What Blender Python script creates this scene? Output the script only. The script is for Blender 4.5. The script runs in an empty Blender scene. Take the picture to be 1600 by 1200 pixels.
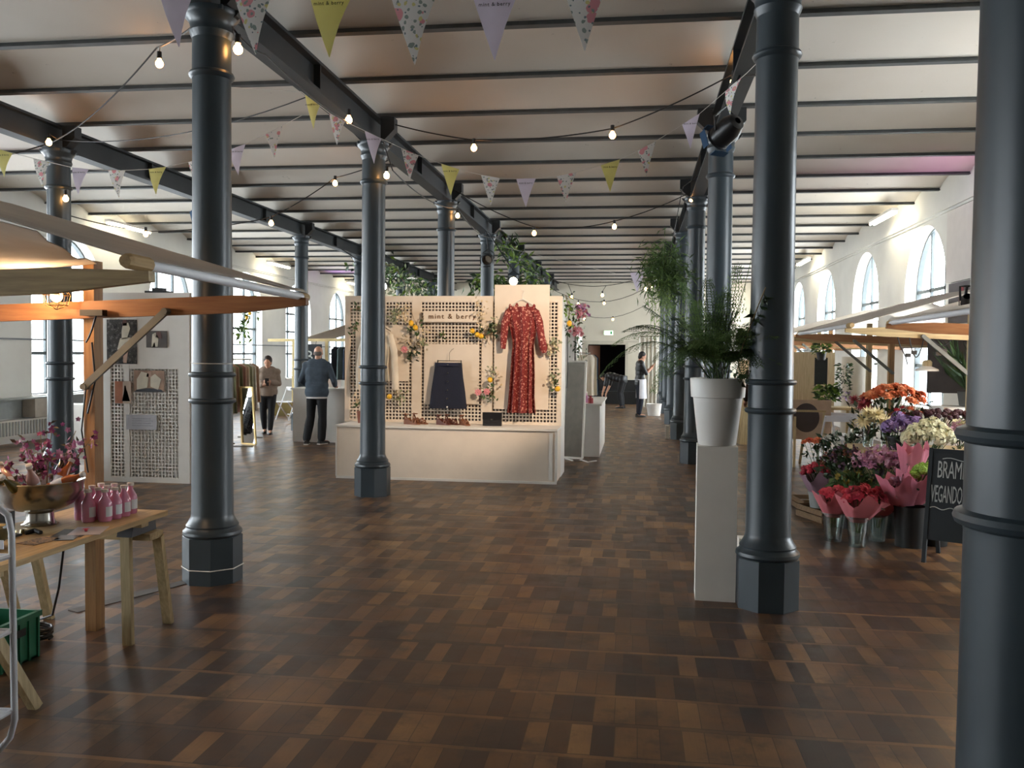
import bpy, math, random
from mathutils import Vector, Matrix, noise as mnoise
random.seed(7)
PI = math.pi
sc = bpy.context.scene
COL = sc.collection
# ------------------------------------------------------------------ camera
cam_d = bpy.data.cameras.new('camera'); cam = bpy.data.objects.new('camera', cam_d); COL.objects.link(cam)
CY, CP, CR, CF = 0.1381598, 0.0339898, 0.0095935, 1394.93
fw = Vector((-math.sin(CY)*math.cos(CP), math.cos(CY)*math.cos(CP), -math.sin(CP)))
r0 = Vector((math.cos(CY), math.sin(CY), 0)); u0 = r0.cross(fw)
rr = r0*math.cos(CR) + u0*math.sin(CR); uu = rr.cross(fw)
cam.matrix_world = Matrix(((rr.x, uu.x, -fw.x, 0), (rr.y, uu.y, -fw.y, 0), (rr.z, uu.z, -fw.z, 1.677), (0, 0, 0, 1)))
cam_d.sensor_width = 36; cam_d.lens = CF/1600*36; cam_d.clip_start = .05
sc.camera = cam
# ------------------------------------------------------------------ colour, world, daylight
sc.view_settings.view_transform = 'Standard'; sc.view_settings.look = 'None'
sc.view_settings.gamma = 1; sc.view_settings.use_curve_mapping = False
sc.view_settings.exposure = 1.0
W = bpy.data.worlds.new('overcast sky'); sc.world = W; W.use_nodes = True
bg = W.node_tree.nodes['Background']; bg.inputs[0].default_value = (.86, .94, 1, 1); bg.inputs[1].default_value = 11
sc.cycles.use_denoising = True; sc.cycles.max_bounces = 7; sc.cycles.diffuse_bounces = 5
sc.cycles.glossy_bounces = 3; sc.cycles.transmission_bounces = 5; sc.cycles.transparent_max_bounces = 10
sc.cycles.caustics_reflective = False; sc.cycles.caustics_refractive = False
sc.cycles.sample_clamp_indirect = 6
XL, XR, YB, YF = -11.0, 4.85, 34.13, -5.87
WYL = [.13 + 4*i for i in range(9)]; WYR = [8.13, 16.13, 20.13, 24.13, 28.13, 32.13]     # window centres; one boarded over, other unseen near ones left out to darken foreground
WW, WSILL, WSPR, WD = 1.1, .82, 2.82, .24      # half width, sill, arch spring, reveal depth
for sx in (XL, XR):
    for wy in (WYL if sx < 0 else WYR):
        s = -1 if sx < 0 else 1
        pd = bpy.data.lights.new('sky_portal', 'AREA'); pd.shape = 'RECTANGLE'; pd.size = 2*WW; pd.size_y = 3.1
        pd.cycles.is_portal = True
        po = bpy.data.objects.new('sky_portal', pd); COL.objects.link(po)
        po.location = (sx + s*(WD+.06), wy, WSILL+1.55)
        po.rotation_euler = Vector((-s, 0, 0)).to_track_quat('-Z', 'Z').to_euler()
def lamp(kind, name, loc, target, energy, color, size=.05, angle=60, blend=.5):
    d = bpy.data.lights.new(name, kind); d.energy = energy; d.color = color
    if kind == 'SPOT': d.spot_size = math.radians(angle); d.spot_blend = blend; d.shadow_soft_size = size
    elif kind == 'POINT': d.shadow_soft_size = size
    o = bpy.data.objects.new(name, d); COL.objects.link(o); o.location = loc
    if target: o.rotation_euler = (Vector(target)-Vector(loc)).to_track_quat('-Z', 'Y').to_euler()
    return o
# the par can on the right column that lights the clothes display, and the coloured floods by the walls
lamp('SPOT', 'display_spot', (.55, 8.26, 3.50), (-2.2, 12.1, 1.55), 420, (1, .76, .54), .05, 40, .6)
lamp('SPOT', 'pink_flood', (4.55, 13.2, 3.6), (4.1, 13.6, 4.5), 12, (1, .35, .9), .05, 110, .8)
lamp('SPOT', 'violet_flood', (-10.6, 29.5, 3.5), (-10, 29.5, 4.5), 25, (.6, .25, 1), .05, 110, .8)
lamp('SPOT', 'pink_flood', (-10.7, 10.6, 3.5), (-10, 10.8, 4.5), 12, (1, .4, .9), .05, 110, .8)

# ------------------------------------------------------------------ helpers
def lin(c):
    if isinstance(c, str):
        c = [int(c[i:i+2], 16)/255 for i in (0, 2, 4)]
    return tuple((x/12.92 if x <= .04045 else ((x+.055)/1.055)**2.4) for x in c)+(1,)
MATS = {}
class NT:
    def __init__(s, name):
        s.m = bpy.data.materials.new(name); s.m.use_nodes = True; s.t = s.m.node_tree; s.b = s.t.nodes['Principled BSDF']
    def n(s, typ, **kw):
        nd = s.t.nodes.new(typ)
        for k, v in kw.items():
            if k[0] == 'i' and k[1:].isdigit(): s.set(nd, int(k[1:]), v)
            elif k in ('op',): nd.operation = v
            else: setattr(nd, k, v)
        return nd
    def set(s, nd, i, v):
        if hasattr(v, 'is_output') or isinstance(v, bpy.types.NodeSocket): s.t.links.new(v, nd.inputs[i])
        else: nd.inputs[i].default_value = v
    def math(s, op, a, b=0, c=0):
        nd = s.n('ShaderNodeMath', operation=op); s.set(nd, 0, a); s.set(nd, 1, b); s.set(nd, 2, c); return nd.outputs[0]
    def mix(s, f, a, b, bt='MIX'):
        nd = s.n('ShaderNodeMix', data_type='RGBA', blend_type=bt); s.set(nd, 0, f); s.set(nd, 6, a); s.set(nd, 7, b); return nd.outputs[2]
    def ramp(s, f, stops, interp='LINEAR'):
        nd = s.n('ShaderNodeValToRGB'); s.set(nd, 0, f); r = nd.color_ramp; r.interpolation = interp
        while len(r.elements) < len(stops): r.elements.new(.5)
        for e, (p, c) in zip(r.elements, stops): e.position = p; e.color = c
        return nd.outputs[0]
    def noise(s, scale, detail=3, vec=None, rough=.5):
        nd = s.n('ShaderNodeTexNoise'); nd.inputs['Scale'].default_value = scale; nd.inputs['Detail'].default_value = detail
        nd.inputs['Roughness'].default_value = rough
        if vec is not None: s.t.links.new(vec, nd.inputs['Vector'])
        return nd.outputs[0]
    def coord(s, which='Object'):
        return s.n('ShaderNodeTexCoord').outputs[which]
    def bump(s, h, st=.2, dist=.01):
        nd = s.n('ShaderNodeBump'); nd.inputs['Strength'].default_value = st; nd.inputs['Distance'].default_value = dist
        s.t.links.new(h, nd.inputs['Height']); s.t.links.new(nd.outputs[0], s.b.inputs['Normal'])
def mat(name, c, rough=.6, metal=0, var=.12, scale=6, emis=0, ecol=None, bump=0, trans=0, alpha=1, spec=.5, subs=0, coat=0):
    if name in MATS: return MATS[name]
    k = NT(name); b = k.b; c = lin(c)
    if var > 0:
        v = k.noise(scale, 3, k.coord())
        lo = tuple(x*(1-var) for x in c[:3])+(1,); hi = tuple(min(1, x*(1+var)) for x in c[:3])+(1,)
        k.t.links.new(k.ramp(v, [(.3, lo), (.7, hi)]), b.inputs['Base Color'])
        if bump: k.bump(v, bump, .01)
    else: b.inputs['Base Color'].default_value = c
    b.inputs['Roughness'].default_value = rough; b.inputs['Metallic'].default_value = metal
    b.inputs['Specular IOR Level'].default_value = spec
    b.inputs['Transmission Weight'].default_value = trans; b.inputs['Alpha'].default_value = alpha
    b.inputs['Coat Weight'].default_value = coat
    if emis: b.inputs['Emission Color'].default_value = lin(ecol or c[:3]) if ecol else c; b.inputs['Emission Strength'].default_value = emis
    MATS[name] = k.m; return k.m
def cloth(name, c, transl=.3, rough=.8, var=.1, scale=5):
    if name in MATS: return MATS[name]
    k = NT(name); c = lin(c); v = k.noise(scale, 3, k.coord())
    col = k.ramp(v, [(.3, tuple(x*(1-var) for x in c[:3])+(1,)), (.7, tuple(min(1, x*(1+var)) for x in c[:3])+(1,))])
    k.t.links.new(col, k.b.inputs['Base Color']); k.b.inputs['Roughness'].default_value = rough
    k.b.inputs['Specular IOR Level'].default_value = .2
    tr = k.n('ShaderNodeBsdfTranslucent'); k.t.links.new(col, tr.inputs[0])
    mx = k.n('ShaderNodeMixShader'); mx.inputs[0].default_value = transl
    k.t.links.new(k.b.outputs[0], mx.inputs[1]); k.t.links.new(tr.outputs[0], mx.inputs[2])
    k.t.links.new(mx.outputs[0], k.t.nodes['Material Output'].inputs[0])
    MATS[name] = k.m; return k.m
def wood(name, c1, c2, axis=2, rough=.55, scale=1):
    if name in MATS: return MATS[name]
    k = NT(name); mp = k.n('ShaderNodeMapping'); k.t.links.new(k.coord(), mp.inputs[0])
    s = [22*scale]*3; s[axis] = 1.6*scale; mp.inputs['Scale'].default_value = s
    v = k.noise(2.2, 5, mp.outputs[0], .6)
    k.t.links.new(k.ramp(v, [(.3, lin(c1)), (.65, lin(c2))]), k.b.inputs['Base Color'])
    k.b.inputs['Roughness'].default_value = rough; k.bump(v, .15, .004)
    MATS[name] = k.m; return k.m
def glass(name, tint=(1, 1, 1), gl=.06, rough=.02):
    if name in MATS: return MATS[name]
    k = NT(name); k.t.nodes.remove(k.b)
    tr = k.n('ShaderNodeBsdfTransparent'); tr.inputs[0].default_value = tint+(1,)
    g = k.n('ShaderNodeBsdfGlossy'); g.inputs['Roughness'].default_value = rough
    lw = k.n('ShaderNodeLayerWeight'); lw.inputs[0].default_value = .3
    f = k.math('MULTIPLY_ADD', lw.outputs[0], .6, gl)
    mx = k.n('ShaderNodeMixShader'); k.t.links.new(f, mx.inputs[0]); k.t.links.new(tr.outputs[0], mx.inputs[1]); k.t.links.new(g.outputs[0], mx.inputs[2])
    k.t.links.new(mx.outputs[0], k.t.nodes['Material Output'].inputs[0]); MATS[name] = k.m; return k.m

class MB:
    def __init__(s): s.v = []; s.f = []
    def add(s, vs, fs):
        o = len(s.v); s.v += [Vector(p) for p in vs]; s.f += [tuple(i+o for i in f) for f in fs]; return s
    def box(s, c, d, rot=None):
        c = Vector(c); h = Vector(d)/2
        vs = [Vector((x*h.x, y*h.y, z*h.z)) for x in (-1, 1) for y in (-1, 1) for z in (-1, 1)]
        if rot is not None: vs = [rot @ p for p in vs]
        return s.add([c+p for p in vs], [(0, 1, 3, 2), (4, 6, 7, 5), (0, 4, 5, 1), (2, 3, 7, 6), (0, 2, 6, 4), (1, 5, 7, 3)])
    def bb(s, x0, x1, y0, y1, z0, z1): return s.box(((x0+x1)/2, (y0+y1)/2, (z0+z1)/2), (abs(x1-x0), abs(y1-y0), abs(z1-z0)))
    def beam(s, a, b, w, h, up=(0, 0, 1), w2=None, h2=None):
        a = Vector(a); b = Vector(b); d = (b-a).normalized(); up = Vector(up)
        if abs(d.dot(up)) > .98: up = Vector((0, 1, 0))
        sd = d.cross(up).normalized(); u = sd.cross(d)
        w2 = w if w2 is None else w2; h2 = h if h2 is None else h2
        vs = [a+sd*x*w/2+u*z*h/2 for x, z in ((-1, -1), (1, -1), (1, 1), (-1, 1))]+[b+sd*x*w2/2+u*z*h2/2 for x, z in ((-1, -1), (1, -1), (1, 1), (-1, 1))]
        return s.add(vs, [(0, 1, 2, 3), (7, 6, 5, 4), (0, 4, 5, 1), (1, 5, 6, 2), (2, 6, 7, 3), (3, 7, 4, 0)])
    def tube(s, pts, r, n=8, caps=True, ell=None):
        pts = [Vector(p) for p in pts]; rs = r if isinstance(r, (list, tuple)) else [r]*len(pts)
        ring = []; prev = None
        for i, p in enumerate(pts):
            d = (pts[min(i+1, len(pts)-1)]-pts[max(i-1, 0)]).normalized()
            if prev is None:
                a = Vector((0, 0, 1)) if abs(d.z) < .9 else Vector((1, 0, 0)); x = d.cross(a).normalized()
            else: x = (prev-d*prev.dot(d)).normalized()
            prev = x; y = d.cross(x)
            ring.append([p+(x*math.cos(2*PI*k/n)+y*math.sin(2*PI*k/n))*rs[i] for k in range(n)])
        vs = [q for R in ring for q in R]; m = len(pts)
        fs = [(i*n+k, i*n+(k+1) % n, (i+1)*n+(k+1) % n, (i+1)*n+k) for i in range(m-1) for k in range(n)]
        if caps: fs += [tuple(reversed(range(n))), tuple((m-1)*n+k for k in range(n))]
        return s.add(vs, fs)
    def lathe(s, prof, c=(0, 0, 0), n=24, rot=None, ph=0, arc=1.0, close=True):
        c = Vector(c); vs = []
        for (r, z) in prof:
            for k in range(n):
                a = 2*PI*k/n*arc+ph; p = Vector((r*math.cos(a), r*math.sin(a), z)); vs.append(c+(rot @ p if rot is not None else p))
        m = len(prof); kk = n if arc >= 1 else n-1
        fs = [(i*n+k, i*n+(k+1) % n, (i+1)*n+(k+1) % n, (i+1)*n+k) for i in range(m-1) for k in range(kk)]
        if close and prof[0][0] > 1e-4 and arc >= 1: fs.append(tuple(reversed(range(n))))
        if close and prof[-1][0] > 1e-4 and arc >= 1: fs.append(tuple((m-1)*n+k for k in range(n)))
        return s.add(vs, fs)
    def ball(s, c, r, n=10, m=6, sq=(1, 1, 1), rot=None, jit=0):
        c = Vector(c); vs = [Vector((0, 0, -1))]
        for i in range(1, m):
            t = PI*i/m-PI/2
            for k in range(n):
                a = 2*PI*k/n; vs.append(Vector((math.cos(t)*math.cos(a), math.cos(t)*math.sin(a), math.sin(t))))
        vs.append(Vector((0, 0, 1))); L = len(vs)-1
        fs = [(0, 1+(k+1) % n, 1+k) for k in range(n)]
        for i in range(m-2):
            fs += [(1+i*n+k, 1+i*n+(k+1) % n, 1+(i+1)*n+(k+1) % n, 1+(i+1)*n+k) for k in range(n)]
        fs += [(L, 1+(m-2)*n+k, 1+(m-2)*n+(k+1) % n) for k in range(n)]
        out = []
        for p in vs:
            q = Vector((p.x*sq[0], p.y*sq[1], p.z*sq[2]))*r*(1+(random.uniform(-jit, jit) if jit else 0))
            out.append(c+(rot @ q if rot is not None else q))
        return s.add(out, fs)
    def loft(s, secs, n=16):
        # secs: list of (centre, rx, ry) horizontal ellipses
        vs = []
        for c, rx, ry in secs:
            c = Vector(c); vs += [c+Vector((rx*math.cos(2*PI*k/n), ry*math.sin(2*PI*k/n), 0)) for k in range(n)]
        m = len(secs)
        fs = [(i*n+k, i*n+(k+1) % n, (i+1)*n+(k+1) % n, (i+1)*n+k) for i in range(m-1) for k in range(n)]
        fs += [tuple(reversed(range(n))), tuple((m-1)*n+k for k in range(n))]
        return s.add(vs, fs)
    def leaf(s, p, d, L, w, bend=.25, up=None, seg=2):
        p = Vector(p); d = Vector(d).normalized(); up = Vector(up) if up else Vector((random.uniform(-1, 1), random.uniform(-1, 1), random.uniform(.2, 1)))
        sd = d.cross(up)
        if sd.length < 1e-3: sd = d.cross(Vector((1, 0, .1)))
        sd.normalize(); u = sd.cross(d)
        a = p; b = p+d*L*.45+u*bend*L*.15; t = p+d*L-u*bend*L*.35
        return s.add([a, b+sd*w/2, t, b-sd*w/2, b-u*w*.12], [(0, 4, 1), (1, 4, 2), (0, 3, 4), (3, 2, 4)])
    def sheet(s, grid, thick=0):
        h = len(grid); w = len(grid[0]); vs = [Vector(p) for r in grid for p in r]
        fs = [(i*w+j, i*w+j+1, (i+1)*w+j+1, (i+1)*w+j) for i in range(h-1) for j in range(w-1)]
        if thick:
            N = len(vs); nor = []
            for i in range(h):
                for j in range(w):
                    a = vs[min(i+1, h-1)*w+j]-vs[max(i-1, 0)*w+j]; b = vs[i*w+min(j+1, w-1)]-vs[i*w+max(j-1, 0)]
                    nn = a.cross(b); nor.append(nn.normalized() if nn.length > 1e-9 else Vector((0, 0, 1)))
            vs2 = [v+q*thick for v, q in zip(vs, nor)]; fs2 = [tuple(N+i for i in reversed(f)) for f in fs]
            ed = [(i, 0) for i in range(h)]; bd = [i*w for i in range(h)]+[(h-1)*w+j for j in range(1, w)]+[i*w+w-1 for i in range(h-2, -1, -1)]+[j for j in range(w-2, 0, -1)]
            sf = [(bd[k], bd[(k+1) % len(bd)], N+bd[(k+1) % len(bd)], N+bd[k]) for k in range(len(bd))]
            vs += vs2; fs += fs2+sf
        return s.add(vs, fs)
    def prism(s, poly, a, b, axis='y'):
        # poly of 2D points extruded between a and b on an axis
        def P(u, v, t): return {'y': (u, t, v), 'x': (t, u, v), 'z': (u, v, t)}[axis]
        n = len(poly); vs = [P(u, v, a) for u, v in poly]+[P(u, v, b) for u, v in poly]
        return s.add(vs, [tuple(range(n)), tuple(reversed(range(n, 2*n)))]+[(k, n+k, n+(k+1) % n, (k+1) % n) for k in range(n)])
    def xf(s, M):
        s.v = [M @ v for v in s.v]; return s
    def build(s, name, m, parent=None, smooth=0, org=None):
        me = bpy.data.meshes.new(name)
        if parent is not None: o0 = parent_origin(parent)
        else: o0 = Vector(org) if org is not None else Vector((0, 0, 0))
        me.from_pydata([tuple(v-o0) for v in s.v], [], s.f)
        if smooth: me.shade_smooth(); me.set_sharp_from_angle(angle=math.radians(smooth))
        me.materials.append(m); me.update()
        o = bpy.data.objects.new(name, me); COL.objects.link(o)
        if parent is not None: o.parent = parent
        else: o.location = o0
        return o
ORG = {}
def parent_origin(o):
    v = Vector((0, 0, 0))
    while o is not None: v = v+o.location; o = o.parent
    return v
def thing(name, label, cat, loc=(0, 0, 0), group=None):
    o = bpy.data.objects.new(name, None); COL.objects.link(o); o.location = loc; o.empty_display_size = .1
    o['label'] = label; o['category'] = cat
    if group: o['group'] = group
    return o
def tag(o, label, cat, group=None, kind=None):
    o['label'] = label; o['category'] = cat
    if group: o['group'] = group
    if kind: o['kind'] = kind
    return o
def struct(o): o['kind'] = 'structure'; return o
KIDS = {}
def kids(o): return [c for c in COL.objects if c.parent == o]
def dup(root, loc, rz=0, label=None, scale=None, group=None):
    ks = KIDS.get(root.name) or [(c, kids(c)) for c in kids(root)]; KIDS[root.name] = ks
    r = root.copy(); COL.objects.link(r); r.location = loc; r.rotation_euler = (0, 0, rz)
    if label: r['label'] = label
    if group: r['group'] = group
    if scale: r.scale = scale if isinstance(scale, (tuple, list)) else (scale,)*3
    for c, gs in ks:
        d = c.copy(); COL.objects.link(d); d.parent = r
        for g in gs: e = g.copy(); COL.objects.link(e); e.parent = d
    return r
def rz(a): return Matrix.Rotation(a, 3, 'Z')
def rx(a): return Matrix.Rotation(a, 3, 'X')
def ry(a): return Matrix.Rotation(a, 3, 'Y')
def text(name, body, size, loc, rot, m, parent=None, depth=.004, align='CENTER', spacing=1.0, xs=1.0):
    cu = bpy.data.curves.new(name, 'FONT'); cu.body = body; cu.size = size; cu.extrude = depth; cu.align_x = align; cu.align_y = 'CENTER'
    cu.space_character = spacing; cu.resolution_u = 2
    t = bpy.data.objects.new(name, cu); COL.objects.link(t); bpy.context.view_layer.update()
    me = bpy.data.meshes.new_from_object(t.evaluated_get(bpy.context.evaluated_depsgraph_get())); bpy.data.objects.remove(t)
    o0 = parent_origin(parent) if parent else Vector((0, 0, 0))
    M = Matrix.Translation(Vector(loc)-o0) @ rot.to_4x4() @ Matrix.Diagonal((xs, 1, 1, 1)); me.transform(M); me.materials.clear(); me.materials.append(m)
    o = bpy.data.objects.new(name, me); COL.objects.link(o)
    if parent: o.parent = parent
    return o
UPR = rx(PI/2)      # lettering standing upright, read from the camera side
def lerp(a, b, t): return Vector(a)*(1-t)+Vector(b)*t

# ------------------------------------------------------------------ materials
def floor_mat():
    k = NT('parquet'); g = k.n('ShaderNodeNewGeometry'); sp = k.n('ShaderNodeSeparateXYZ'); k.t.links.new(g.outputs['Position'], sp.inputs[0])
    wob = k.noise(1.3, 2, g.outputs['Position'])
    x, y = sp.outputs[0], k.math('MULTIPLY_ADD', wob, .05, sp.outputs[1])
    v = k.math('DIVIDE', y, .335); row = k.math('FLOOR', v); fv = k.math('FRACT', v)
    strip = k.math('LESS_THAN', fv, .11)
    rn = k.n('ShaderNodeTexWhiteNoise', noise_dimensions='1D'); k.t.links.new(row, rn.inputs['W'])
    wdt = k.math('MULTIPLY_ADD', strip, .62, .098)
    u = k.math('ADD', k.math('DIVIDE', x, wdt), k.math('MULTIPLY', rn.outputs[0], 7.3)); cu = k.math('FLOOR', u); fu = k.math('FRACT', u)
    cx = k.n('ShaderNodeCombineXYZ'); k.set(cx, 0, cu); k.set(cx, 1, row); k.set(cx, 2, strip)
    wn = k.n('ShaderNodeTexWhiteNoise', noise_dimensions='3D'); k.t.links.new(cx.outputs[0], wn.inputs['Vector'])
    # neighbouring blocks weather alike: a broad noise pushes the random block tone
    big = k.noise(.9, 3, g.outputs['Position'], .6)
    md = k.noise(5, 4, g.outputs['Position'], .6)
    t = k.math('ADD', k.math('MULTIPLY', wn.outputs[0], .36), k.math('MULTIPLY', k.math('ADD', k.math('MULTIPLY', big, .8), k.math('MULTIPLY', md, .45)), .62))
    col = k.ramp(t, [(.30, lin('28231f')), (.42, lin('40302a')), (.53, lin('573f2d')), (.64, lin('725236')), (.77, lin('957049')), (.90, lin('b48d5e'))])
    mp = k.n('ShaderNodeMapping'); k.t.links.new(g.outputs['Position'], mp.inputs[0]); mp.inputs['Scale'].default_value = (60, 5, 1)
    gr = k.noise(1.5, 5, mp.outputs[0], .65)
    col = k.mix(k.math('MULTIPLY', gr, .35), col, lin('2a1a12'), 'MIX')
    col = k.mix(k.math('MULTIPLY', strip, k.math('MULTIPLY', wn.outputs[0], .28)), col, lin('a07850'))
    st = k.noise(2.6, 5, g.outputs['Position'], .7)
    stf = k.n('ShaderNodeMapRange'); k.t.links.new(st, stf.inputs[0]); stf.inputs[1].default_value = .5; stf.inputs[2].default_value = .64; stf.inputs[3].default_value = 0; stf.inputs[4].default_value = .62
    col = k.mix(stf.outputs[0], col, lin('2b2725'))
    gapx = k.math('MULTIPLY', k.math('LESS_THAN', fu, .04), k.math('SUBTRACT', 1, strip))
    gy = k.math('MAXIMUM', k.math('LESS_THAN', fv, .012), k.math('LESS_THAN', k.math('ABSOLUTE', k.math('SUBTRACT', fv, .112)), .012))
    gap = k.math('MINIMUM', 1, k.math('ADD', gapx, gy))
    col = k.mix(k.math('MULTIPLY', gap, .6), col, lin('1a120e'))
    k.t.links.new(col, k.b.inputs['Base Color'])
    k.t.links.new(k.math('MULTIPLY_ADD', md, .3, .22), k.b.inputs['Roughness'])
    k.b.inputs['Specular IOR Level'].default_value = .42
    h = k.math('SUBTRACT', k.math('ADD', k.math('MULTIPLY', wn.outputs[0], .35), k.math('MULTIPLY', gr, .3)), gap); k.bump(h, .35, .004)
    return k.m
def floral_mat(name, base, cols, scale=14):
    k = NT(name); c = k.coord('Object'); cur = lin(base)
    d = k.n('ShaderNodeVectorMath', operation='ADD'); nz = k.n('ShaderNodeTexNoise'); nz.inputs['Scale'].default_value = scale; k.t.links.new(c, nz.inputs[0])
    sc_ = k.n('ShaderNodeVectorMath', operation='SCALE'); k.t.links.new(nz.outputs[1], sc_.inputs[0]); sc_.inputs['Scale'].default_value = .6/scale
    k.t.links.new(c, d.inputs[0]); k.t.links.new(sc_.outputs[0], d.inputs[1])
    for i, (cc, th, ml) in enumerate(cols):
        vo = k.n('ShaderNodeTexVoronoi'); vo.inputs['Scale'].default_value = scale*ml
        mp = k.n('ShaderNodeMapping'); k.t.links.new(d.outputs[0], mp.inputs[0]); mp.inputs['Location'].default_value = (i*3.7, i*1.9, i*.83)
        k.t.links.new(mp.outputs[0], vo.inputs['Vector'])
        f = k.math('LESS_THAN', vo.outputs['Distance'], th)
        cur = k.mix(f, cur, lin(cc))
    k.t.links.new(cur, k.b.inputs['Base Color']); k.b.inputs['Roughness'].default_value = .8
    MATS[name] = k.m; return k.m
M_floor = floor_mat()
M_wall = mat('white wall paint', 'd9d8d2', .85, var=.04, scale=2)
M_ceil = mat('ceiling plaster', 'c8c0b4', .9, var=.09, scale=1.6)
def ceil_mat():
    k = NT('vault plaster'); g = k.n('ShaderNodeNewGeometry').outputs['Position']
    a = k.noise(.5, 3, g); b = k.noise(9, 6, g, .7)
    col = k.ramp(a, [(.35, lin('c7beb1')), (.65, lin('d4cec4'))])
    f = k.math('MULTIPLY', k.math('GREATER_THAN', b, .685), .55)
    col = k.mix(f, col, lin('8d877d')); k.t.links.new(col, k.b.inputs['Base Color']); k.b.inputs['Roughness'].default_value = .85
    k.bump(b, .1, .01); return k.m
M_ceil = ceil_mat()
M_joist = mat('joist grey paint', '46494a', .6, var=.2, scale=8)
M_iron = mat('blue grey iron paint', '323c42', .36, var=.1, scale=3, bump=.08)
M_girder = mat('girder paint', '22272a', .5, var=.15, scale=4)
M_white = mat('matt white paint', 'e2ded6', .6, var=.03)
M_cream = mat('cream board', 'e0d3c2', .7, var=.03)
M_wfr = mat('window frame grey', '474f51', .5, var=.05)
M_glass = glass('window glass')
M_pine = wood('pine', 'a3906a', 'c8b48a', 2)
M_pinex = wood('pine x', '9c8660', 'c2aa7c', 0)
M_piney = wood('pine y', 'a68a5e', 'c6a878', 1)
M_orange = wood('orange varnished wood', '86603a', 'a27a4c', 2)
M_orangex = wood('orange varnished wood x', '80522f', '9c6c42', 0)
M_greybr = mat('weathered grey brace', '6f7069', .7, var=.2)
M_canvas = cloth('canvas', 'd6cfc6', .35, .85, .06)
M_tube = mat('white plastic tube', 'eef2f8', .3, var=.03)
M_black = mat('black', '161616', .5, var=.1)
M_blackm = mat('black metal', '1b1c1e', .35, metal=.3, var=.1)
M_cable = mat('black cable', '171513', .5, var=0)
M_bulb = mat('lit bulb', 'ffd9a0', .2, var=0, emis=22, ecol='ffb468')
M_yel = cloth('yellow paper', 'ece6a4', .4); M_lil = cloth('lilac white paper', 'e8e2ec', .4)
M_flo = floral_mat('floral paper', 'f2efeb', [('eaa2aa', .36, .62), ('97a39c', .26, 1.3), ('7f9095', .2, 1.7), ('e2da96', .2, 1.0)], 27)
M_steel = mat('polished steel', 'aaa69e', .24, metal=1, var=.05)
M_mirror = mat('mirror glass', 'e8ecee', .02, metal=1, var=0)
M_green = mat('leaf green', '3f5a2c', .55, var=.35, scale=9)
M_dgreen = mat('deep leaf green', '24391f', .5, var=.35, scale=9)
M_fern = cloth('fern green', '4a6138', .45, .6, .3, 6)
M_lgreen = mat('yellow green leaf', '6d8a34', .55, var=.3, scale=9)
M_twig = mat('dry twig', '8a7350', .8, var=.2)
M_skin = mat('skin', 'c08f74', .55, var=.06)
M_lemon = mat('lemon peel', 'e8b32a', .45, var=.08, scale=30)
# ------------------------------------------------------------------ floor, vaulted ceiling
f = MB()
f.add([(XL-.3, YF-.3, 0), (XR+.3, YF-.3, 0), (XR+.3, YB+.3, 0), (XL-.3, YB+.3, 0), (XL-.3, YF-.3, -.1), (XR+.3, YF-.3, -.1), (XR+.3, YB+.3, -.1), (XL-.3, YB+.3, -.1)],
      [(0, 1, 2, 3), (7, 6, 5, 4), (0, 4, 5, 1), (1, 5, 6, 2), (2, 6, 7, 3), (3, 7, 4, 0)])
struct(f.build('floor', M_floor))
c = MB(); rows = []
for b in range(30):
    for k in range(9):
        if k == 8 and b < 29: continue
        t = k/8; y = YF+(b+t)*4/3; z = 4.43+.14*math.sin(PI*t)**.8
        rows.append([(XL-.3, y, z), (-4, y, z), (XR+.3, y, z)])
c.sheet(rows); ceil = struct(c.build('ceiling', M_ceil, smooth=25))
for b in range(31):
    y = YF+b*4/3
    m = MB(); m.bb(XL, XR, y-.042, y+.042, 4.395, 4.412); m.bb(XL, XR, y-.02, y+.02, 4.41, 4.47)
    m.build('joist', M_joist, ceil)
for nm, x in (('outer_left', -7.033), ('left', -3.054), ('right', .889)):
    m = MB(); m.bb(x-.09, x+.09, YF, YB, 4.10, 4.13); m.bb(x-.012, x+.012, YF, YB, 4.12, 4.38); m.bb(x-.09, x+.09, YF, YB, 4.365, 4.394)
    for yy in [YF+2.0+4*i for i in range(10)]:
        m.bb(x-.085, x-.02, yy-.01, yy+.01, 4.13, 4.365); m.bb(x+.02, x+.085, yy-.01, yy+.01, 4.13, 4.365)
    g = m.build('steel_girder', M_girder, org=(x, 14, 4.1))
    tag(g, {'outer_left': 'dark riveted steel girder nearest the left windows, running the length of the hall',
            'left': 'dark steel girder above the clothes display running to the far wall',
            'right': 'dark steel girder above the row of columns behind the potted fern'}[nm], 'beam')
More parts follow.
